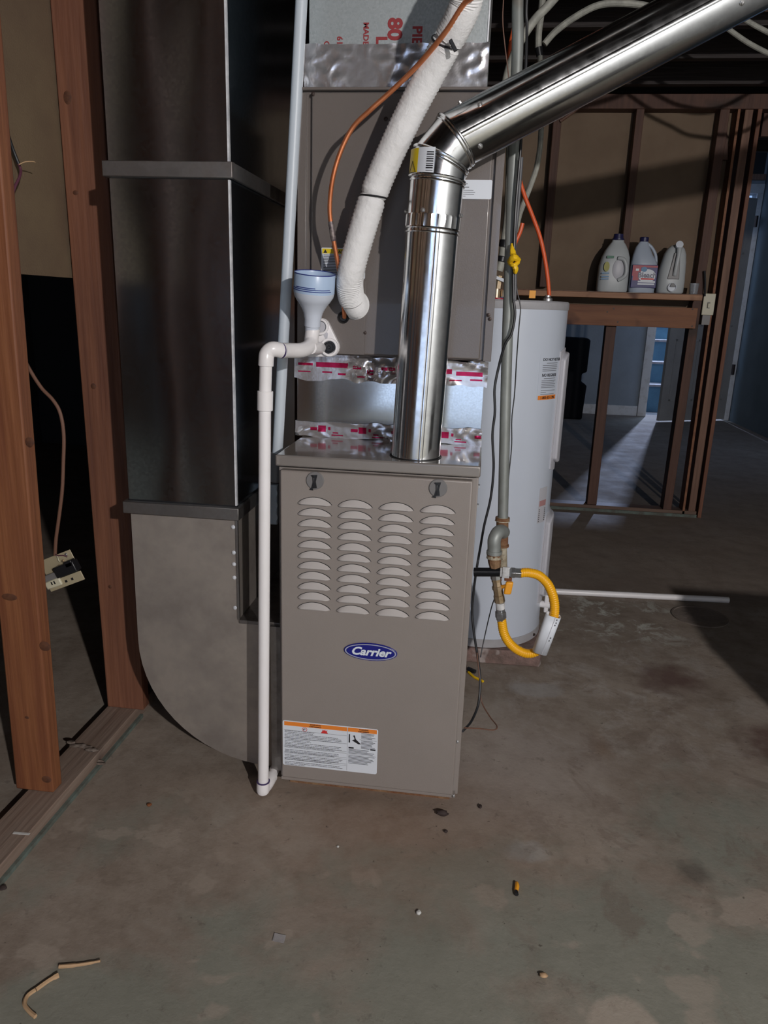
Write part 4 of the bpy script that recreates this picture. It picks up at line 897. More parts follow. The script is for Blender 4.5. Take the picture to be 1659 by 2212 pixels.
# ------------------------------------------------------------------ water heater
HX, HY, HR = 0.5, 1.04, 0.222
wh = thing('water_heater', (HX, HY, 0.055), 'white cylindrical water heater standing on a low pad behind the furnace', 'water heater')
ZB, ZC = 0.056, 1.213
obj('tank', MB().lathe([(HR, ZB + 0.03), (HR, ZC)], (HX, HY, 0), n=96), TANK, wh)
obj('base_ring', MB().lathe([(HR - 0.003, ZB), (HR + 0.002, ZB + 0.001), (HR + 0.002, ZB + 0.030), (HR, ZB + 0.031)], (HX, HY, 0), n=96), TANKTOP, wh)
obj('top_cap', MB().lathe([(HR + 0.001, ZC - 0.002), (HR + 0.0025, ZC + 0.001), (HR + 0.0025, ZC + 0.020), (HR - 0.002, ZC + 0.025), (0, ZC + 0.026)], (HX, HY, 0), n=96), TANKTOP, wh)
def cyl_pt(th, z, r=HR):
    a = math.radians(th); return Vector((HX + r * math.sin(a), HY - r * math.cos(a), z))
def cpatch(t0, t1, z0, z1, r0, r1, rnd=0.0, n=10):
    mb = MB(); vs = []
    for k in range(n + 1):
        t = t0 + (t1 - t0) * k / n; e = rnd * (abs(2 * k / n - 1) ** 4)
        vs += [cyl_pt(t, z0 + e, r0), cyl_pt(t, z1 - e, r0), cyl_pt(t, z0 + e, r1), cyl_pt(t, z1 - e, r1)]
    fs = []
    for k in range(n):
        a, b_ = 4 * k, 4 * k + 4
        fs += [(a + 2, b_ + 2, b_ + 3, a + 3), (a + 1, a + 3, b_ + 3, b_ + 1), (a, b_, b_ + 2, a + 2)]
    fs += [(0, 2, 3, 1), (4 * n, 4 * n + 1, 4 * n + 3, 4 * n + 2)]
    return mb.add(vs, fs)
obj('element_cover', cpatch(67, 112, 0.700, 1.075, HR, HR + 0.018, 0.02), TANKCOV, wh, bevel=0.006, seg=3)
obj('element_cover_rim', cpatch(64, 115, 0.675, 1.090, HR, HR + 0.004, 0.01), TANKCOV, wh, bevel=0.001)
obj('element_cover', cpatch(67, 112, 0.20, 0.510, HR, HR + 0.018, 0.02), TANKCOV, wh, bevel=0.006, seg=3)
obj('element_cover_rim', cpatch(64, 115, 0.18, 0.525, HR, HR + 0.004, 0.01), TANKCOV, wh, bevel=0.001)
lb = obj('paper_label', cpatch(36, 61.5, 0.925, 1.070, HR, HR + 0.0006, 0), TANK, wh, label='printed notice on the tank')
def wrapc(th0, z0_, r):
    def f(x, y, z): return cyl_pt(th0 + math.degrees(x / HR), z0_ + y, r + z)
    return f
text('notice_lettering', 'DO NOT RETURN', 0.0132, (0, 0, 0), (1, 0, 0), (0, 0, 1), INK, lb, wrap=wrapc(39.5, 1.052, HR + 0.0010), fat=0.0002, sx=0.98)
text('notice_lettering', 'NO REGRESE', 0.0132, (0, 0, 0), (1, 0, 0), (0, 0, 1), INK, lb, wrap=wrapc(39.5, 1.002, HR + 0.0010), fat=0.0002)
mb = MB()
for z, t0, t1 in [(1.044, 44, 60)] + [(1.037 - 0.0058 * k, 39.5, 60 - random.random() * 4) for k in range(4)] + [(0.995, 42, 58)] + [(0.988 - 0.0056 * k, 39.5, 60 - random.random() * 4) for k in range(5)] + [(0.956, 39.5, 59), (0.950, 39.5, 46), (0.944, 39.5, 58)]:
    vs = []; n = 6
    for k in range(n + 1): vs += [cyl_pt(t0 + (t1 - t0) * k / n, z, HR + 0.0012), cyl_pt(t0 + (t1 - t0) * k / n, z + 0.0016, HR + 0.0012)]
    mb.add(vs, [(2 * k, 2 * k + 2, 2 * k + 3, 2 * k + 1) for k in range(n)])
obj('fine_print', mb, GREYINK, lb, kind='stuff')
ob_ = obj('orange_strip', cpatch(37, 61.5, 0.927, 0.941, HR + 0.0007, HR + 0.0012, 0), ORANGE, lb)
text('phone_lettering', '1-800-421-1396', 0.0125, (0, 0, 0), (1, 0, 0), (0, 0, 1), INK, lb, wrap=wrapc(39.5, 0.9295, HR + 0.0016), fat=0.0001, sx=0.92)
lb2 = obj('rating_label', cpatch(50, 63, 0.500, 0.625, HR, HR + 0.0008, 0), TANKCOV, wh, label='greyish rating label near the lower cover')
obj('red_block', cpatch(51, 62, 0.560, 0.580, HR + 0.0009, HR + 0.0012, 0), mat('faded_red_print', (0.42, 0.22, 0.22), 0.5), lb2)
obj('fine_print', MB().add([cyl_pt(t, z, HR + 0.0013) for z in [0.505 + 0.007 * k for k in range(7)] for t in (51, 62)] + [cyl_pt(t, z + 0.003, HR + 0.0013) for z in [0.505 + 0.007 * k for k in range(7)] for t in (51, 62)],
    [(2 * k, 2 * k + 1, 14 + 2 * k + 1, 14 + 2 * k) for k in range(7)]), INK, lb2, kind='stuff')
screw_head(cyl_pt(62, 0.070, HR + 0.002), 0.004, (0.88, -0.47, 0), wh, DSCREW)
# drain valve on the right side
vv = obj('drain_valve', MB().tube([cyl_pt(80, 0.165, HR - 0.005), cyl_pt(80, 0.165, HR + 0.045)], 0.013, 16), WHITEP, wh, label='cream plastic drain valve')
vd = (cyl_pt(80, 0, 1) - cyl_pt(80, 0, 0)).normalized()
obj('valve_handle', MB().obox(cyl_pt(80, 0.170, HR + 0.022), vd, (0, 0, 1), vd.cross(Vector((0, 0, 1))), 0.008, 0.034, 0.010), WHITEP, vv, bevel=0.004)
obj('valve_handle', MB().obox(cyl_pt(80, 0.168, HR + 0.045), vd, (0, 0, 1), vd.cross(Vector((0, 0, 1))), 0.007, 0.011, 0.022), WHITEP, vv, bevel=0.004)
# fittings on the tank top
t0_ = Vector((0.479, 0.95, 1.253)); 
wn = obj('water_nipple', MB().tube([Vector((t0_.x, 0.95, ZC + 0.02)), Vector((t0_.x, 0.95, ZC + 0.06))], 0.012, 12), BRASS, wh)
obj('red_washer', MB().lathe([(0.030, 0), (0.030, 0.006), (0, 0.006)], (t0_.x + 0.004, 0.95, ZC + 0.0255), n=20), REDLBL, wn)
obj('blue_washer', MB().lathe([(0.020, 0), (0.020, 0.009), (0, 0.009)], (t0_.x + 0.032, 0.96, ZC + 0.0255), n=20), BLUEINK, wn)
obj('ball_valve', MB().tube([Vector((t0_.x, 0.95, ZC + 0.06)), Vector((t0_.x + 0.003, 0.95, ZC + 0.10))], 0.016, 8), BRASS, wn)
obj('valve_lever', MB().obox((t0_.x + 0.012, 0.932, ZC + 0.088), (1, 0, -0.35), (0, 1, 0), (0.35, 0, 1), 0.022, 0.004, 0.005), LABEL, wn, bevel=0.001)
wn2 = obj('water_nipple', MB().tube([Vector((t0_.x + 0.022, 0.96, ZC + 0.02)), Vector((t0_.x + 0.022, 0.96, ZC + 0.055))], 0.010, 12), BRASS, wh)
obj('orange_tag', MB().obox(Vector((0.594, 0.93, ZC + 0.045)), (1, 0, 0), (0, 1, 0), (0, 0, 1), 0.010, 0.002, 0.012), YELLOWD, wh)
obj('cable_clamp', MB().lathe([(0.016, 0), (0.016, 0.008), (0.010, 0.012), (0.010, 0.018)], ((0.649, 1, 1.261)[0], 1.0, ZC + 0.0265), n=16), SCREW, wh)

pad = obj('concrete_pad', MB().prism([(0.24, 0.802), (0.715, 0.815), (0.722, 0.835), (0.735, 1.28), (0.24, 1.28)], 0.0, 0.054, 'z'), PADM, label='low pinkish concrete pad under the water heater', cat='pad', bevel=0.004)

# supply hose to the heater, orange cable
wsu = obj('water_hose', MB().tube(curve_pts([Vector((t0_.x + 0.003, 0.95, ZC + 0.115)), (0.488, 0.95, 1.357), (0.493, 0.95, 1.421), (0.498, 0.95, 1.518), (0.487, 0.95, 1.719), (0.462, 0.93, 1.844), (0.481, 0.9, 1.935), (0.528, 0.9, 2.019), (0.607, 0.9, 2.106), (0.80, 0.92, 2.37)], 8), 0.0125, 14), CABLEW, None,
          label='white braided water hose rising from the heater valve behind the gas pipe', cat='hose')
hc = obj('hose_clamp', MB().lathe([(0.0135, 0), (0.016, 0.002), (0.016, 0.016), (0.0135, 0.018)], (0.488, 0.95, 1.356), (0.15, 0, 1), 16), BLACKP, wsu)
hc2 = obj('hose_clamp', MB().lathe([(0.0135, 0), (0.018, 0.002), (0.018, 0.022), (0.0135, 0.024)], (0.493, 0.95, 1.4), (0.12, 0, 1), 16), BLACKP, wsu)
obj('orange_cable', MB().tube(curve_pts([(0.653, 1, 1.255), (0.643, 1, 1.313), (0.627, 1, 1.378), (0.606, 1, 1.442), (0.577, 1, 1.504), (0.549, 1, 1.56), (0.527, 1, 1.615), (0.507, 1, 1.689), (0.485, 1, 1.809), (0.47, 1, 1.913), (0.473, 1, 2.014), (0.509, 1, 2.162), (0.62, 1.0, 2.37)], 8), 0.0068, 12), ORANGEC,
    label='orange power cable curving down into the water heater top', cat='cable')
obj('orange_cable', MB().tube(curve_pts([(0.548, 1, 1.48), (0.542, 1, 1.452), (0.528, 1, 1.414), (0.519, 1, 1.354), (0.522, 1, 1.26)], 6), 0.0068, 10), ORANGEC,
    label='short darker orange cable end behind the grey gas pipe', cat='cable')

# ------------------------------------------------------------------ gas pipe and fittings
gp = thing('gas_pipe', (0.54, 0.35, 0.3), 'long grey galvanised gas pipe hanging down beside the furnace to rusty fittings', 'gas pipe')
ga = [(0.462, 0.40, 2.368), (0.472, 0.38, 1.954), (0.482, 0.37, 1.781), (0.489, 0.37, 1.573), (0.499, 0.36, 1.328), (0.507, 0.36, 1.126), (0.517, 0.355, 0.913), (0.53, 0.35, 0.659)]
obj('down_pipe', MB().tube(curve_pts(ga, 6), 0.0140, 20), GREYPIPE, gp)
teeT, teeB = Vector((0.529, 0.35, 0.665)), Vector((0.533, 0.35, 0.583))
tee = obj('tee', MB().tube([teeT, teeT - Vector((0, 0, 0.008)), teeT - Vector((0, 0, 0.0085)), teeB + Vector((0, 0, 0.006)), teeB + Vector((0, 0, 0.0055)), teeB], [0.0195, 0.0195, 0.0165, 0.0165, 0.0190, 0.0190], 20), RUST, gp)
obj('pipe_dope', MB().tube([teeT + Vector((0, 0, 0.001)), teeT - Vector((0, 0, 0.010))], [0.0155, 0.0205], 14), PASTE, tee)
el = curve_pts([(0.534, 0.34, 0.626), (0.526, 0.315, 0.637), (0.516, 0.295, 0.636), (0.509, 0.285, 0.62), (0.51, 0.285, 0.6), (0.511, 0.285, 0.579)], 5)
obj('street_elbow', MB().tube(el, 0.0175, 20), GREYPIPE, gp)
e_end = Vector((0.511, 0.285, 0.58))
obj('elbow_collar', MB().tube([e_end + Vector((0, 0, 0.010)), e_end], 0.0205, 20), GREYPIPE, gp, bevel=0.0015)
obj('drip_nipple', MB().tube([Vector((0.535, 0.35, 0.586)), Vector((0.542, 0.35, 0.51))], 0.0115, 14), PASTE, gp)
u0, u1 = e_end - Vector((0, 0, 0.001)), Vector((0.517, 0.285, 0.54))
obj('union', MB().tube([u0, u0 - Vector((0, 0, 0.006)), u0 - Vector((0, 0, 0.0065)), u0.lerp(u1, 0.5), u1], [0.0195, 0.0185, 0.0170, 0.0175, 0.0140], 8), RUST, gp)
obj('pipe_dope', MB().tube([u0 + Vector((0, 0, 0.001)), u0 - Vector((0, 0, 0.010))], [0.0178, 0.0200], 12), PASTE, gp)
bv0, bv1 = Vector((0.522, 0.285, 0.512)), Vector((0.536, 0.285, 0.446))
obj('connector', MB().tube([u1, bv0], [0.0145, 0.0150], 8), CHROME, gp)
bvd = bv1 - bv0
bva = obj('ball_valve', MB().tube([bv0 + bvd * t for t in (0, .12, .13, .3, .31, .45, .46, .7, .71, 1)], [0.0135, 0.0135, 0.0120, 0.0125, 0.0150, 0.0150, 0.0128, 0.0128, 0.0145, 0.0145], 8), BRASS, gp)
hnd = Vector((0.555, 0.27, 0.494))
obj('valve_handle', MB().obox(hnd, (1, 0.1, 0), (0, 1, 0), (0.12, 0, 1), 0.010, 0.007, 0.018), YELLOWD, bva, bevel=0.004, label='yellow shut-off handle')
obj('valve_stem', MB().tube([Vector((0.537, 0.28, 0.491)), Vector((0.549, 0.27, 0.499))], 0.005, 10), YELLOWD, bva)
obj('valve_handle', MB().obox(Vector((0.554, 0.3, 0.509)), (1, 0, 0), (0, 1, 0), (0, 0, 1), 0.010, 0.006, 0.006), BROWND, bva, bevel=0.002)
n0, n1 = Vector((0.537, 0.285, 0.444)), Vector((0.543, 0.285, 0.393))
nd = n1 - n0
obj('thread_tape', MB().tube([n0, n0 + nd * 0.35], [0.0130, 0.0120], 12), TEFLON, gp)
obj('flare_nut', MB().tube([n0 + nd * t for t in (0.36, 0.5, 0.51, 0.85, 0.86, 1.0)], [0.0125, 0.0125, 0.0155, 0.0155, 0.0130, 0.0130], 6), CHROME, gp, bevel=0.0008, angle=20)
# furnace nipple with tee
bn = thing('black_gas_nipple', (0.49, 0.28, 0.5), 'short glossy black iron pipe joining the furnace side to the gas valve', 'pipe')
s0, s1 = Vector((0.462, 0.285, (0.465, 0.285, 0.526)[2])), Vector((0.535, 0.275, 0.535))
obj('pipe', MB().tube([s0, s1], 0.0122, 20), BLACKI, bn)
x0_ = Vector((0.53, 0.272, 0.536)); x1_ = Vector((0.554, 0.272, 0.536)); x2_ = Vector((0.559, 0.272, 0.537)); x3_ = Vector((0.585, 0.272, 0.537))
obj('hex_adapter', MB().tube([x0_, x0_.lerp(x1_, 0.2), x0_.lerp(x1_, 0.25), x1_], [0.0135, 0.0135, 0.0165, 0.0165], 6), TEFLON, bn, angle=20, label='whitish hex fitting')
obj('flare_nut', MB().tube([x2_ - Vector((0.004, 0, 0)), x2_, x2_ + (x3_ - x2_) * 0.35, x2_ + (x3_ - x2_) * 0.4, x3_], [0.010, 0.0155, 0.0155, 0.0140, 0.0140], 6), CHROME, bn, angle=20, bevel=0.0006)
# yellow flexible connector
yc = thing('gas_connector', (0.63, 0.28, 0.29), 'yellow corrugated gas hose looping beside the furnace from nut to valve', 'hose')
yp = [x3_ - Vector((0.003, 0, 0)), (0.602, 0.275, 0.539), (0.631, 0.28, 0.532), (0.656, 0.28, 0.511), (0.672, 0.28, 0.482), (0.68, 0.28, 0.454), (0.682, 0.28, 0.423), (0.677, 0.28, 0.383), (0.667, 0.285, 0.338), (0.649, 0.29, 0.31), (0.623, 0.29, 0.299), (0.595, 0.29, 0.307), (0.57, 0.29, 0.327), (0.553, 0.288, 0.357), (0.544, 0.285, 0.398)]
yy = curve_pts(yp, 30)
seg_len = 0; acc = [0]
for i in range(1, len(yy)): acc.append(acc[-1] + (yy[i] - yy[i - 1]).length)
res = []; step = 0.00145; t = 0; j = 0
while t < acc[-1]:
    while j < len(acc) - 2 and acc[j + 1] < t: j += 1
    f_ = (t - acc[j]) / max(1e-9, acc[j + 1] - acc[j]); res.append(yy[j].lerp(yy[j + 1], f_)); t += step
obj('corrugated_hose', MB().tube(res, [0.0116 + (0.0, 0.0007, 0.0013, 0.0007)[i % 4] for i in range(len(res))], 18), YELLOW, yc, angle=80)
tg0, tg1 = Vector((0.679, 0.268, 0.428)), Vector((0.653, 0.275, 0.314))
ta = (tg1 - tg0).normalized(); tb = Vector((ta.z, 0, -ta.x)); tc_ = ta.cross(tb)
mid = (tg0 + tg1) / 2; L2 = (tg1 - tg0).length / 2
pts_ = []
prof_ = []
for k in range(20):
    a = 2 * math.pi * k / 20; ca_, sa_ = math.cos(a), math.sin(a)
    prof_.append((math.copysign(abs(ca_) ** 0.6, ca_) * 0.0205, math.copysign(abs(sa_) ** 0.8, sa_) * 0.0145))
tgm = MB(); vs = []
for e in (-1, 1):
    for (a, b_) in prof_: vs.append(mid + ta * L2 * e + tb * a + tc_ * b_)
tgm.add(vs, [(k, (k + 1) % 20, 20 + (k + 1) % 20, 20 + k) for k in range(20)])
tg = obj('warning_sleeve', tgm, LABEL, yc, label='white plastic warning sleeve wrapped around the yellow hose')
sm = tg.modifiers.new('wall', 'SOLIDIFY'); sm.thickness = 0.0012
tcam = tc_ if tc_.y < 0 else -tc_
obj('sleeve_fold', MB().obox(mid + tcam * 0.0148 - tb * 0.004, ta, tb, tc_, L2 * 0.98, 0.0006, 0.0004), TANKCOV, tg)
for k, (a, b_) in enumerate(((-0.9, 0.010), (-0.75, 0.011), (-0.62, 0.010), (0.05, 0.011), (0.2, 0.010))):
    obj('printed_mark', MB().obox(mid + tcam * 0.0145 + ta * L2 * a + tb * -b_, ta, tb, tc_, 0.0020, 0.0014, 0.0006), GREYINK, tg)
# yellow ribbon tied on the gas pipe
yr = thing('yellow_ribbon', (0.508, 0.34, 1.327), 'bright yellow ribbon knotted around the grey gas pipe and cables', 'ribbon')
yk = Vector((0.508, 0.335, 1.325))
for (pts, r_) in (([(0.5, 0.335, 1.363), (0.502, 0.33, 1.348), (0.506, 0.325, 1.335)], [0.003, 0.0065, 0.008]), ([(0.497, 0.33, 1.32), (0.506, 0.315, 1.33), (0.519, 0.33, 1.325)], [0.006, 0.009, 0.006]),
                  ([(0.498, 0.33, 1.318), (0.508, 0.318, 1.312), (0.519, 0.33, 1.321)], [0.005, 0.006, 0.005]), ([(0.506, 0.32, 1.313), (0.513, 0.32, 1.305), (0.513, 0.325, 1.294)], [0.006, 0.0065, 0.004])):
    cpn = curve_pts(pts, 6); rr_ = [r_[0] + (r_[1] - r_[0]) * min(1, i / 6) if i < 6 else r_[1] + (r_[2] - r_[1]) * (i - 6) / 6 for i in range(len(cpn))]
    mbt = MB().tube(cpn, rr_, 10)
    for v in mbt.v: v += Vector((1, 1, 1)) * 0.0015 * noise.noise(v * 180)
    obj('ribbon_fold', mbt, YTAPE, yr)
# ------------------------------------------------------------------ cables
def cable(name, pts, r, m, label, cat='cable', group=None, sub=8):
    return obj(name, MB().tube(curve_pts(pts, sub), r, 10), m, None, label=label, cat=cat, group=group)
cable('black_cable', [(0.50, 0.37, 2.368), (0.494, 0.36, 1.928), (0.499, 0.36, 1.835), (0.503, 0.35, 1.747), (0.504, 0.34, 1.567), (0.503, 0.335, 1.444), (0.507, 0.33, 1.327), (0.513, 0.33, 1.24), (0.52, 0.33, 1.196), (0.515, 0.33, 1.15), (0.501, 0.33, 1.122), (0.49, 0.34, 1.069), (0.483, 0.34, 1.01), (0.488, 0.34, 0.95), (0.486, 0.34, 0.889), (0.495, 0.34, 0.803), (0.493, 0.34, 0.72), (0.481, 0.34, 0.642), (0.475, 0.34, 0.582), (0.469, 0.33, 0.525), (0.465, 0.33, 0.463), (0.464, 0.33, 0.394), (0.474, 0.32, 0.33), (0.488, 0.31, 0.265), (0.499, 0.29, 0.205), (0.498, 0.26, 0.149), (0.483, 0.22, 0.12), (0.467, 0.17, 0.124), (0.459, 0.13, 0.138)], 0.0034, CABLEB,
      'long black cable winding down the gas pipe and behind the furnace right edge')
cable('grey_cable', [(0.508, 0.34, 1.557), (0.508, 0.335, 1.444), (0.507, 0.34, 1.36), (0.514, 0.335, 1.284), (0.517, 0.33, 1.229)], 0.0045, CABLEG, 'short dark grey cable hanging along the gas pipe above the ribbon')
cable('thin_wire', [(0.517, 0.37, 1.285), (0.523, 0.37, 1.252), (0.534, 0.37, 1.213), (0.534, 0.37, 1.161), (0.535, 0.38, 1.079), (0.537, 0.39, 0.995), (0.535, 0.39, 0.927), (0.54, 0.39, 0.852), (0.538, 0.38, 0.759), (0.538, 0.37, 0.617), (0.534, 0.36, 0.471), (0.518, 0.35, 0.405), (0.505, 0.34, 0.323), (0.496, 0.32, 0.261)], 0.0016, CABLEB,
      'very thin black wire hanging right of the gas pipe')
cable('thermostat_wire', [(0.485, 0.3, 0.284), (0.498, 0.29, 0.204), (0.507, 0.28, 0.146), (0.531, 0.24, 0.124), (0.55, 0.2, 0.121), (0.541, 0.18, 0.12), (0.502, 0.16, 0.132), (0.462, 0.13, 0.148)], 0.0018, CABLEBR,
      'thin brown wire bent in a triangle on the right of the furnace base', 'wire')
cable('thin_wire', [(0.43, 0.5, 2.368), (0.44, 0.5, 1.98), (0.442, 0.5, 1.9), (0.452, 0.5, 1.84), (0.461, 0.5, 1.798), (0.471, 0.5, 1.746)], 0.0016, CABLEBR, 'very thin brown wire hanging down right of the supply duct', 'wire')
cable('white_cable', [(0.582, 1.6, 2.409), (0.582, 1.6, 2.29), (0.578, 1.6, 2.214), (0.581, 1.6, 2.16)], 0.0125, CABLEW, 'thick whitish cable hanging straight down above the slanted flue')
cable('white_cable', [(0.602, 1.6, 2.175), (0.639, 1.6, 2.216), (0.703, 1.6, 2.261), (0.783, 1.6, 2.299), (0.865, 1.6, 2.306), (0.966, 1.6, 2.294), (1.085, 1.6, 2.254), (1.30, 1.6, 2.30), (1.42, 1.6, 2.37)], 0.0120, CABLEW, 'whitish cable arching over the slanted flue at the top')
cable('white_cable', [(0.589, 1.6, 2.134), (0.592, 1.5, 2.047), (0.595, 1.3, 1.893), (0.595, 1.2, 1.77), (0.594, 1.2, 1.727), (0.588, 1.2, 1.676), (0.576, 1.2, 1.632), (0.559, 1.2, 1.579), (0.543, 1.2, 1.527), (0.536, 1.2, 1.473), (0.524, 1.1, 1.359), (0.521, 1.02, 1.256)], 0.0095, CABLEW, 'whitish cable curving down below the slanted flue toward the gas pipe')
cable('white_cable', [(1.24, 1.9, 2.372), (1.327, 1.9, 2.317), (1.424, 1.9, 2.26), (1.538, 1.9, 2.21), (1.65, 1.9, 2.168), (1.85, 1.9, 2.18), (2.10, 1.9, 2.37)], 0.0095, CABLEW, 'lower of two whitish cables crossing the ceiling at the far right')
cable('white_cable', [(1.355, 1.9, 2.366), (1.451, 1.9, 2.316), (1.562, 1.9, 2.275), (1.72, 1.9, 2.27), (1.90, 1.9, 2.37)], 0.0095, CABLEW, 'upper of two whitish cables crossing the ceiling at the far right')
obj('cable_connector', MB().tube([Vector((0.581, 1.6, 2.163)), Vector((0.589, 1.6, 2.134))], [0.015, 0.013], 12), BLACKP, None, label='small black connector joining two whitish cables above the flue', cat='connector')
cable('brown_cable', [(0.793, 3.052, 2.23), (0.864, 3.052, 2.28), (0.915, 3.052, 2.324), (0.944, 3.052, 2.356)], 0.008, CABLEBR, 'brown cable stapled under the top plate of the back wall')
cable('black_cable', [(1.692, 3.04, 1.319), (1.684, 3.04, 1.395), (1.672, 3.04, 1.458)], 0.006, CABLEB, 'short black cable above the light switch')
# wires on the left panel
cable('purple_wire', [(-0.585, -0.062, 1.571), (-0.585, -0.018, 1.562), (-0.585, 0, 1.541), (-0.585, 0.016, 1.508), (-0.58, 0.025, 1.479)], 0.0036, CABLEB, 'dark wire slanting down across the tan panel at the upper left', 'wire')
cable('purple_wire', [(-0.58, 0.025, 1.479), (-0.575, 0.023, 1.466), (-0.57, 0.008, 1.45), (-0.57, -0.013, 1.426), (-0.57, -0.03, 1.399), (-0.57, -0.046, 1.374)], 0.0030, CABLEP, 'short purple wire end curling on the tan panel near the stud', 'wire')
cable('bare_wire_end', [(-0.57, 0.01, 1.475), (-0.56, 0.019, 1.482), (-0.55, 0.033, 1.485), (-0.55, 0.04, 1.484)], 0.0011, SHAVE, 'thin bare wire end sticking out over the tan panel', 'wire')
# hanging outlet on its cable
cable('brown_cable', [(-0.516, -0.14, 1.126), (-0.557, -0.07, 1.102), (-0.598, 0, 1.074), (-0.582, 0, 1.038), (-0.558, 0, 0.999), (-0.532, 0, 0.972), (-0.517, 0, 0.942), (-0.513, 0, 0.892), (-0.52, 0, 0.825), (-0.529, 0, 0.757), (-0.544, 0, 0.686), (-0.556, 0, 0.633), (-0.562, 0, 0.591)], 0.0042, CABLEBR, 'brown cable hanging between the two left studs to the loose outlet')
ou = thing('hanging_outlet', (-0.555, 0, 0.5), 'loose beige outlet and switch strap dangling on a cable between the left studs', 'outlet')
oc = Vector((-0.545, 0, 0.553)); ux = Vector((0.90, 0, 0.40)).normalized(); uz = Vector((-0.40, 0, 0.90)).normalized()
obj('back_plate', MB().obox(oc + uz * 0.022 - ux * 0.002, ux, (0, 1, 0), uz, 0.046, 0.0012, 0.020), BEIGE, ou, bevel=0.0008)
obj('front_strap', MB().obox(oc - uz * 0.026 + ux * 0.002 + Vector((0, -0.012, 0)), ux, (0, 1, 0), uz, 0.050, 0.0015, 0.012), BEIGE, ou, bevel=0.0008)
obj('switch_body', MB().obox(oc + uz * 0.002 + ux * 0.020 + Vector((0, -0.010, 0)), ux, (0, 1, 0), uz, 0.029, 0.012, 0.014), BLACKP, ou, bevel=0.002)
obj('switch_body', MB().obox(oc + uz * 0.012 + ux * 0.036 + Vector((0, -0.012, 0)), ux, (0, 1, 0), uz, 0.010, 0.010, 0.008), BLACKP, ou, bevel=0.002)
obj('outlet_body', MB().obox(oc - uz * 0.004 - ux * 0.032 + Vector((0, -0.006, 0)), ux, (0, 1, 0), uz, 0.024, 0.010, 0.009), GREYP, ou, bevel=0.002)
obj('outlet_face', MB().obox(oc - uz * 0.020 - ux * 0.028 + Vector((0, -0.016, 0)), ux, (0, 1, 0), uz, 0.022, 0.004, 0.010), IVORY, ou, bevel=0.003)
for dx in (-0.030, -0.022): obj('outlet_slot', MB().obox(oc - uz * 0.018 + ux * dx + Vector((0, -0.0202, 0)), ux, (0, 1, 0), uz, 0.0016, 0.0004, 0.004), BLACK, ou)
for dx in (0.004, 0.022): obj('strap_hole', MB().obox(oc - uz * 0.026 + ux * dx + Vector((0, -0.0137, 0)), ux, (0, 1, 0), uz, 0.003, 0.0003, 0.003), BLACK, ou)
for dx, dz in ((-0.002, 0.014), (0.014, 0.022), (0.030, 0.034)): screw_head(oc + uz * dz + ux * dx + Vector((0, -0.002, 0)), 0.0026, (0, -1, 0), ou, BRASS if dx < 0.03 else SCREW)
obj('lead_wire', MB().tube(curve_pts([(-0.56, -0.002, 0.596), (-0.551, -0.008, 0.594), (-0.533, -0.012, 0.597), (-0.524, -0.01, 0.593)], 5), 0.0012, 6), CABLEP, ou)
obj('lead_wire', MB().tube(curve_pts([(-0.56, -0.002, 0.596), (-0.551, -0.008, 0.59), (-0.547, -0.012, 0.584), (-0.545, -0.01, 0.58)], 5), 0.0012, 6), IVORY, ou)

# ------------------------------------------------------------------ shelf and what stands on it
sh = thing('wall_shelf', (1.0, 2.98, 1.29), 'long plank shelf fixed to the back wall studs', 'shelf')
sx1 = (1.645, 2.93, 1.316)[0]
zt3 = (1.354, 2.93, 1.325)[2]
obj('plank', B(0.30, sx1, 2.90, 3.060, zt3 - 0.034, zt3 - 0.004), W_SHELF, sh, bevel=0.002)
obj('ply_top', B(0.30, sx1 - 0.005, 2.896, 3.149, zt3 - 0.0038, zt3), W_OLD, sh)
obj('beam', B(0.30, 1.660, 3.020, 3.059, 1.137, 1.252), W_BEAM, sh, bevel=0.002)
for x, z in ((1.19, 1.235), (1.22, 1.160), (1.155, 1.215), (1.63, 1.245), (1.64, 1.150)):
    obj('nail', MB().lathe([(0.005, 0), (0.005, 0.0015), (0, 0.002)], (x, 3.0195, z), (0, -1, 0), 8), DSCREW, sh)
obj('light_switch', B(1.690, 1.756, 3.046, 3.054, 1.215, 1.335), IVORY, None, label='ivory switch plate beside the shelf end', cat='switch', bevel=0.003)
sw = bpy.data.objects['light_switch']
obj('toggle', MB().obox((1.722, 3.040, 1.270), (1, 0, 0), (0, 1, 0.3), (0, 0, 1), 0.006, 0.008, 0.012), IVORY, sw, bevel=0.001)
obj('toggle_slot', B(1.714, 1.730, 3.0452, 3.0458, 1.252, 1.288), GREYP, sw)
obj('switch_box', B(1.700, 1.744, 3.055, 3.12, 1.16, 1.335), GREYP, sw)
ZS = zt3
def jug(name, cx, cy, w, d, h, prof, m, label, cat='bottle'):
    t = thing(name, (cx, cy, ZS), label, cat)
    mb = MB(); n = 32; vs = []; m_ = len(prof)
    for (k, z) in prof:
        for j in range(n):
            a = 2 * math.pi * j / n; ca_, sa_ = math.cos(a), math.sin(a); e = 0.7
            off = k[1] if isinstance(k, tuple) else 0.0; kk = k[0] if isinstance(k, tuple) else k
            vs.append((cx + off + math.copysign(abs(ca_) ** e, ca_) * w / 2 * kk, cy + math.copysign(abs(sa_) ** e, sa_) * d / 2 * kk, ZS + z * h))
    fs = [(i * n + j, i * n + (j + 1) % n, (i + 1) * n + (j + 1) % n, (i + 1) * n + j) for i in range(m_ - 1) for j in range(n)] + [tuple(range(n - 1, -1, -1)), tuple((m_ - 1) * n + j for j in range(n))]
    mb.add(vs, fs); b_ = obj('body', mb, m, t, angle=60); return t
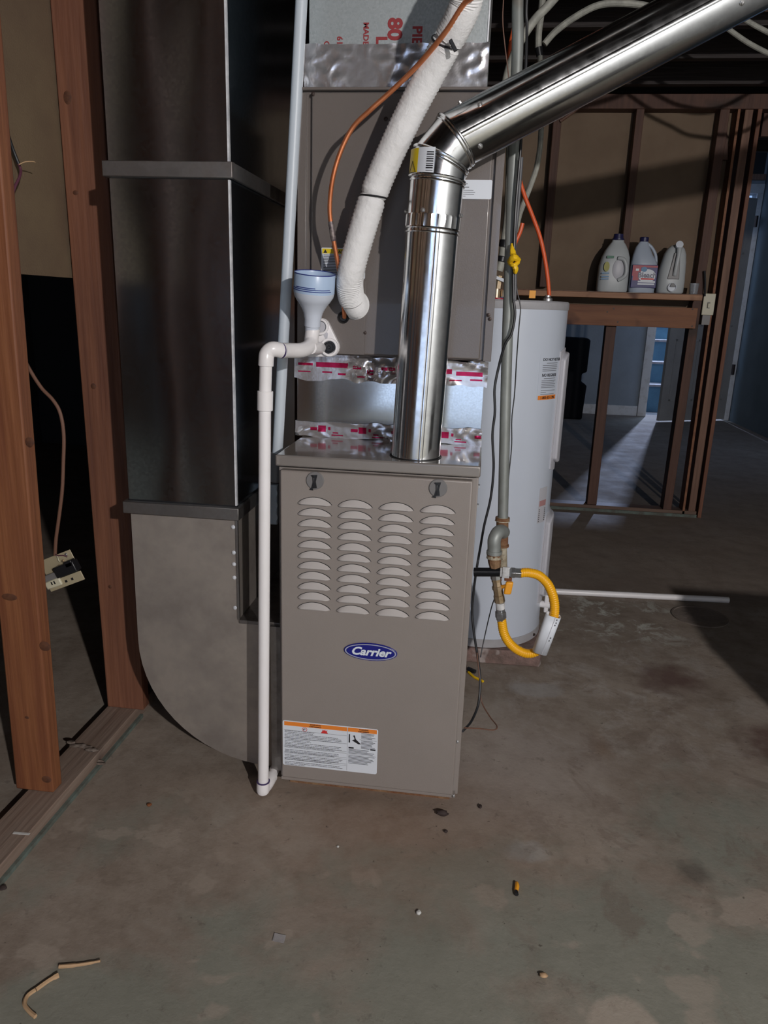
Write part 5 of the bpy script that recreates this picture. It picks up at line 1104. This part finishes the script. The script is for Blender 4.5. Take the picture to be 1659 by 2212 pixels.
# detergent jug
j1 = (1.17, 2.97, 1.34); xl, xr = (1.071, 2.97, 1.401)[0], (1.243, 2.97, 1.406)[0]; ztj = (1.137, 2.97, 1.639)[2]
cx_, w_, h_ = (xl + xr) / 2, xr - xl, ztj - ZS
t = jug('detergent_jug', cx_, 2.975, w_, 0.12, h_, [(0.95, 0.0), (1.0, 0.03), (1.0, 0.22), (0.97, 0.45), ((0.90, 0.004), 0.60), ((0.74, 0.006), 0.72), ((0.52, 0.008), 0.82), ((0.40, 0.008), 0.86), ((0.36, 0.008), 0.90)], JUGW, 'tall white detergent jug with side handle, leftmost on the shelf')
obj('cap', MB().lathe([(w_ * 0.17, 0.89 * h_), (w_ * 0.20, 0.90 * h_), (w_ * 0.20, 0.92 * h_), (w_ * 0.165, 0.925 * h_), (w_ * 0.15, h_), (0, h_)], (cx_ + 0.008, 2.975, ZS), n=20), NAVYCAP, t)
obj('handle', MB().tube(curve_pts([(cx_ + w_ * 0.05, 2.913, ZS + h_ * 0.58), (cx_ + w_ * 0.24, 2.906, ZS + h_ * 0.55), (cx_ + w_ * 0.34, 2.906, ZS + h_ * 0.42), (cx_ + w_ * 0.32, 2.906, ZS + h_ * 0.28), (cx_ + w_ * 0.12, 2.913, ZS + h_ * 0.20)], 6), 0.011, 12), JUGW, t)
obj('grip_hollow', MB().lathe([(1.0, 0), (0.9, 0.0015), (0, 0.002)], (cx_ + w_ * 0.10, 2.9145, ZS + h_ * 0.39), (0, -1, 0), 20, sx=w_ * 0.19, sy=h_ * 0.17), TANKCOV, t)
obj('printed_mark', B(cx_ - w_ * 0.30, cx_ - w_ * 0.08, 2.912, 2.9155, ZS + h_ * 0.575, ZS + h_ * 0.615), GREENINK, t)
obj('printed_mark', MB().prism(ellipse(cx_ - w_ * 0.28, ZS + h_ * 0.43, w_ * 0.09, h_ * 0.085, 16), 2.911, 2.9145), YINK, t)
for z in (0.31, 0.25, 0.21): obj('printed_mark', B(cx_ - w_ * 0.42, cx_ - w_ * 0.18, 2.912, 2.9150, ZS + h_ * z, ZS + h_ * (z + 0.018)), BLUEINK, t)
# bleach bottle
xl, xr = (1.248, 2.97, 1.406)[0], (1.395, 2.97, 1.41)[0]; ztj = (1.295, 2.97, 1.625)[2]
cx_, w_, h_ = (xl + xr) / 2, xr - xl, ztj - ZS
t = jug('bleach_bottle', cx_, 2.975, w_, 0.10, h_, [(0.93, 0.0), (0.97, 0.02), (0.98, 0.48), (0.97, 0.54), ((0.74, -0.012), 0.68), ((0.52, -0.018), 0.82), ((0.34, -0.016), 0.90), ((0.30, -0.014), 0.93)], JUGB, 'bleach bottle with a red and blue label, middle of the three on the shelf')
obj('cap', MB().lathe([(w_ * 0.165, 0.92 * h_), (w_ * 0.17, 0.99 * h_), (w_ * 0.15, h_), (0, h_)], (cx_ - 0.014, 2.975, ZS), n=18), NAVYCAP, t)
obj('handle', MB().tube(curve_pts([(cx_ - 0.002, 2.975, ZS + h_ * 0.90), (cx_ + w_ * 0.20, 2.975, ZS + h_ * 0.83), (cx_ + w_ * 0.38, 2.975, ZS + h_ * 0.70), (cx_ + w_ * 0.44, 2.975, ZS + h_ * 0.56), (cx_ + w_ * 0.40, 2.975, ZS + h_ * 0.50)], 6), 0.0085, 12), JUGB, t)
yl_ = 2.975 - 0.0505
bl_ = obj('bottle_label', MB().box(cx_ - w_ * 0.47, cx_ + w_ * 0.47, yl_, yl_ + 0.02, ZS + h_ * 0.09, ZS + h_ * 0.50), NAVYLBL, t, bevel=0.002, label='deep blue label')
flat(bl_, 'red_block', REDLBL, [(cx_ - w_ * 0.46, cx_ - w_ * 0.15, ZS + h_ * 0.30, ZS + h_ * 0.49), (cx_ - w_ * 0.15, cx_ + w_ * 0.46, ZS + h_ * 0.455, ZS + h_ * 0.49), (cx_ - w_ * 0.42, cx_ - w_ * 0.20, ZS + h_ * 0.22, ZS + h_ * 0.30)], yl_, 0.0004)
obj('white_oval', MB().prism(ellipse(cx_ + w_ * 0.10, ZS + h_ * 0.305, w_ * 0.32, h_ * 0.12, 24), yl_ - 0.0008, yl_ - 0.0003), LABEL, bl_, smooth=False)
obj('blue_oval', MB().prism(ellipse(cx_ - w_ * 0.03, ZS + h_ * 0.42, w_ * 0.11, h_ * 0.045, 20), yl_ - 0.0012, yl_ - 0.0006), BLUEINK, bl_, smooth=False)
flat(bl_, 'red_line', REDI, [(cx_ - w_ * 0.12, cx_ + w_ * 0.36, ZS + h_ * 0.235, ZS + h_ * 0.262)], yl_ - 0.0008)
flat(bl_, 'white_strip', LABEL, [(cx_ - w_ * 0.22, cx_ + w_ * 0.42, ZS + h_ * 0.185, ZS + h_ * 0.215), (cx_ - w_ * 0.22, cx_ + w_ * 0.40, ZS + h_ * 0.145, ZS + h_ * 0.172), (cx_ - w_ * 0.34, cx_ - w_ * 0.22, ZS + h_ * 0.39, ZS + h_ * 0.43)], yl_ - 0.0003)
text('label_lettering', 'Bleach', 0.039, (cx_ + w_ * 0.10, yl_ - 0.0010, ZS + h_ * 0.275), (1, 0, 0), (0, 0, 1), NAVYCAP, bl_, align='CENTER', fat=0.0012, sx=1.0)
# third jug seen from its handle side
xl, xr = (1.403, 2.97, 1.41)[0], (1.552, 2.97, 1.414)[0]; ztj = (1.454, 2.97, 1.599)[2]
cx_, w_, h_ = (xl + xr) / 2, xr - xl, ztj - ZS
t = jug('spouted_jug', cx_, 2.975, w_, 0.12, h_, [(0.90, 0.0), (0.98, 0.03), (1.0, 0.25), (0.96, 0.45), ((0.88, 0.004), 0.62), ((0.78, 0.006), 0.78), ((0.62, 0.008), 0.88), ((0.40, 0.008), 0.94), ((0.12, 0.008), 0.965)], JUGW, 'white jug with a vertical handle and spout, rightmost on the shelf')
yf = 2.975 - 0.060
obj('handle_recess', MB().prism([(cx_ - w_ * 0.22, ZS + h_ * 0.28), (cx_ + w_ * 0.22, ZS + h_ * 0.28), (cx_ + w_ * 0.14, ZS + h_ * 0.78), (cx_ - w_ * 0.06, ZS + h_ * 0.80)], yf - 0.0015, yf + 0.02), GREYP, t, bevel=0.003)
obj('handle', MB().tube([(cx_ + 0.004, yf - 0.004, ZS + h_ * 0.36), (cx_ + 0.004, yf - 0.014, ZS + h_ * 0.45), (cx_ + 0.010, yf - 0.014, ZS + h_ * 0.75), (cx_ + 0.012, yf - 0.002, ZS + h_ * 0.88)], [0.012, 0.011, 0.011, 0.014], 14), JUGW, t)
obj('spout', MB().lathe([(0.024, 0), (0.024, 0.018), (0.020, 0.020), (0.020, 0.012), (0, 0.012)], (cx_ - w_ * 0.02, yf + 0.004, ZS + h_ * 0.12), (0, -1, 0), 22), LABEL, t)
obj('spout_knob', MB().prism([(cx_ - 0.016, ZS + h_ * 0.13), (cx_ + 0.014, ZS + h_ * 0.13), (cx_ + 0.014, ZS + h_ * 0.155), (cx_ + 0.004, ZS + h_ * 0.20), (cx_ - 0.010, ZS + h_ * 0.20)], yf - 0.0175, yf - 0.006), BLACKP, t, bevel=0.001)
obj('cap', MB().lathe([(0.020, 0), (0.020, 0.018), (0, 0.020)], (cx_ + 0.010, yf + 0.012, ZS + h_ * 0.935), (0, -1, 0.25), 22), LABEL, t)
# small clear cup
cu0 = (1.607, 2.95, 1.34)
obj('clear_cup', MB().lathe([(0.020, 0), (0.022, 0.002), (0.026, 0.060), (0.0245, 0.060), (0.0205, 0.004), (0, 0.004)], (cu0[0], 2.96, ZS), n=24), CLEAR, None, label='small clear plastic cup at the right end of the shelf', cat='cup')

# ------------------------------------------------------------------ dark bins beyond the wall
bn1 = thing('black_bin_stack', (1.42, 7.1, 0), 'tall black plastic shape standing on the far floor beside the heater', 'bin')
bx = MB().prism([(1.18, 0.0), (1.650, 0.0), (1.668, 0.385), (1.655, 0.41), (1.602, 0.43), (1.600, 0.53), (1.655, 0.545), (1.660, 0.90), (1.64, 0.925), (1.15, 0.93)], 7.28, 7.62, 'y')
obj('body', bx, BINM, bn1, bevel=0.02, seg=3)
obj('front_rib', MB().prism(rrect(1.24, 1.42, 0.04, 0.80, 0.04), 7.262, 7.281, 'y'), BINM, bn1, bevel=0.008)

# ------------------------------------------------------------------ on the floor
obj('floor_pipe', MB().tube([Vector((0.74, 1.535, 0.0135)), Vector((1.585, 1.598, 0.0135))], 0.0134, 18), WHITEP, None, label='white plastic pipe lying on the floor behind the water heater', cat='pipe')
dr = obj('floor_drain', MB().lathe([(0.112, 0.0), (0.112, 0.004), (0.104, 0.005), (0.102, 0.003), (0, 0.003)], (1.415, 1.41, 0.0), n=40), DRAIN, None, label='round rusty cleanout cover set in the floor at the right', cat='drain cover')
def blobm(c, r, sx=1, sy=1, sz=0.5, seed=0, n=10, amp=0.35):
    mb = MB(); prof = [(math.sin(math.pi * k / 6), -math.cos(math.pi * k / 6)) for k in range(7)]
    mb.lathe([(max(a, 0.0), b_) for a, b_ in prof], (0, 0, 0), n=n)
    for v in mb.v:
        f = 1 + amp * noise.noise(v * 1.7 + Vector((seed, seed * 2, 0))); v.x *= r * sx * f; v.y *= r * sy * f; v.z *= r * sz * f
    mz = min(v.z for v in mb.v)
    for v in mb.v: v.x += c[0]; v.y += c[1]; v.z += -mz + c[2]
    return mb
for nm, c, r, sx_, sy_, m, lab, cat in (
    ('nut_shell', (-0.296, -0.124, 0), 0.006, 1, 0.9, BROWND, 'small brown nut shell on the floor left of the drain pipe', 'debris'),
    ('dirt_clump', (0.421, -0.037, 0), 0.012, 1.3, 0.7, DEBRIS, 'black crumbly clump on the floor in front of the furnace corner', 'debris'),
    ('dirt_clump', (0.514, 0.01, 0), 0.006, 0.8, 1.1, DEBRIS, 'small black crumb on the floor right of the furnace corner', 'debris'),
    ('dirt_clump', (0.433, -0.096, 0), 0.005, 1, 1, DEBRIS, 'tiny black crumb in front of the larger black clump', 'debris'),
    ('white_crumb', (0.39, -0.353, 0), 0.005, 1.1, 1.1, SNOW, 'bright white crumb in the middle foreground', 'debris'),
    ('white_crumb', (0.189, -0.188, 0), 0.003, 1.1, 1.1, SNOW, 'tiny white crumb below the furnace label', 'debris'),
    ('dark_leaf_bit', (0.693, 0.827, 0), 0.016, 1.2, 0.6, DEBRIS, 'dark mossy bit at the corner of the heater pad', 'debris'),
    ('grey_pebble', (-0.48, -0.43, 0), 0.007, 1.2, 1, DEBRIS, 'dark grey pebble at the far left edge of the floor', 'debris'),
    ('tan_chip', (0.635, -0.466, 0), 0.006, 1.3, 1, SHAVE, 'small tan chip near the bottom of the floor', 'debris')):
    obj(nm, blobm(c, r, sx_, sy_, 0.6, seed=len(nm) + c[0] * 9), m, None, label=lab, cat=cat)
obj('wood_splinter', MB().tube(curve_pts([(-0.261, -0.591, 0.004), (-0.235, -0.584, 0.004), (-0.212, -0.576, 0.004), (-0.191, -0.569, 0.006)], 5), [0.0036] * 6 + [0.003] * 6 + [0.0022] * 4, 6), SHAVE, None, label='straight pale wood splinter on the floor at lower left', cat='splinter')
obj('wood_splinter', MB().tube(curve_pts([(-0.252, -0.608, 0.004), (-0.263, -0.621, 0.004), (-0.275, -0.642, 0.004)], 6), [0.0050] * 4 + [0.0040] * 9, 6), SHAVE, None, label='short thick wood splinter just below the straight one', cat='splinter')
obj('wood_splinter', MB().tube(curve_pts([(-0.276, -0.643, 0.004), (-0.283, -0.657, 0.004), (-0.277, -0.673, 0.004), (-0.261, -0.684, 0.004), (-0.246, -0.691, 0.004)], 5), 0.0038, 6), SHAVE, None, label='curved wood splinter nearest the bottom left corner', cat='splinter')
fs0 = (0.124, -0.461, 0.001)
obj('foil_scrap', MB().obox((fs0[0], fs0[1], 0.002), (1, -0.1, 0), (0, 1, 0.08), (0, 0, 1), 0.012, 0.009, 0.0004), FOIL, None, label='small square foil scrap in the left foreground', cat='scrap')
wn0 = (0.592, -0.25, 0.004)
wnn = thing('wire_nut', (wn0[0], wn0[1], 0), 'small yellow wire piece with a black end lying on the floor in the foreground', 'debris')
obj('yellow_part', MB().tube(curve_pts([(0.594, -0.234, 0.004), (0.595, -0.246, 0.004), (0.592, -0.262, 0.004)], 5), [0.002, 0.003, 0.004, 0.0045, 0.005, 0.005, 0.005, 0.0048, 0.0045, 0.004, 0.004], 8), YELLOWD, wnn)
obj('black_tip', MB().tube([Vector((0.592, -0.262, 0.004)), Vector((0.593, -0.271, 0.004))], 0.0045, 8), BLACKP, wnn)
obj('white_tag', MB().obox(Vector((-0.511, -0.31, 0.039)), (1, 0.05, 0), (0, 1, 0), (0, 0, 1), 0.019, 0.003, 0.0006), SNOW, None, label='thin white strip lying on the left floor plate', cat='scrap')
obj('yellow_scrap', MB().tube(curve_pts([(0.47, 0.724, 0.004), (0.489, 0.694, 0.004), (0.508, 0.678, 0.004), (0.52, 0.667, 0.004)], 4), 0.0045, 6), YTAPE, None, label='yellow tape scrap on the floor behind the furnace right edge', cat='scrap')
obj('black_plug', MB().tube([Vector((0.468, 0.743, 0.008)), Vector((0.492, 0.724, 0.008))], 0.0075, 8), CABLEB, None, label='black stub on the floor beside the yellow scrap', cat='debris')
pc = MB()
for k in range(9):
    a = k / 8; p = Vector((-0.585 + 0.10 * a, 0.035 - 0.03 * a + 0.02 * noise.noise(Vector((k * 1.3, 0, 0))), 0.040 if a < 0.85 else 0.012)); 
    mbb = blobm((p.x, p.y, p.z), 0.010, 1.4, 0.7, 0.35, seed=k * 3.1, n=8, amp=0.6); pc.add(mbb.v, mbb.f)
obj('plate_crust', pc, mat('pale_crust', (0.22, 0.18, 0.15), 0.95, col2=(0.10, 0.07, 0.055), scale=50), bpy.data.objects['wall_left'], kind='stuff')
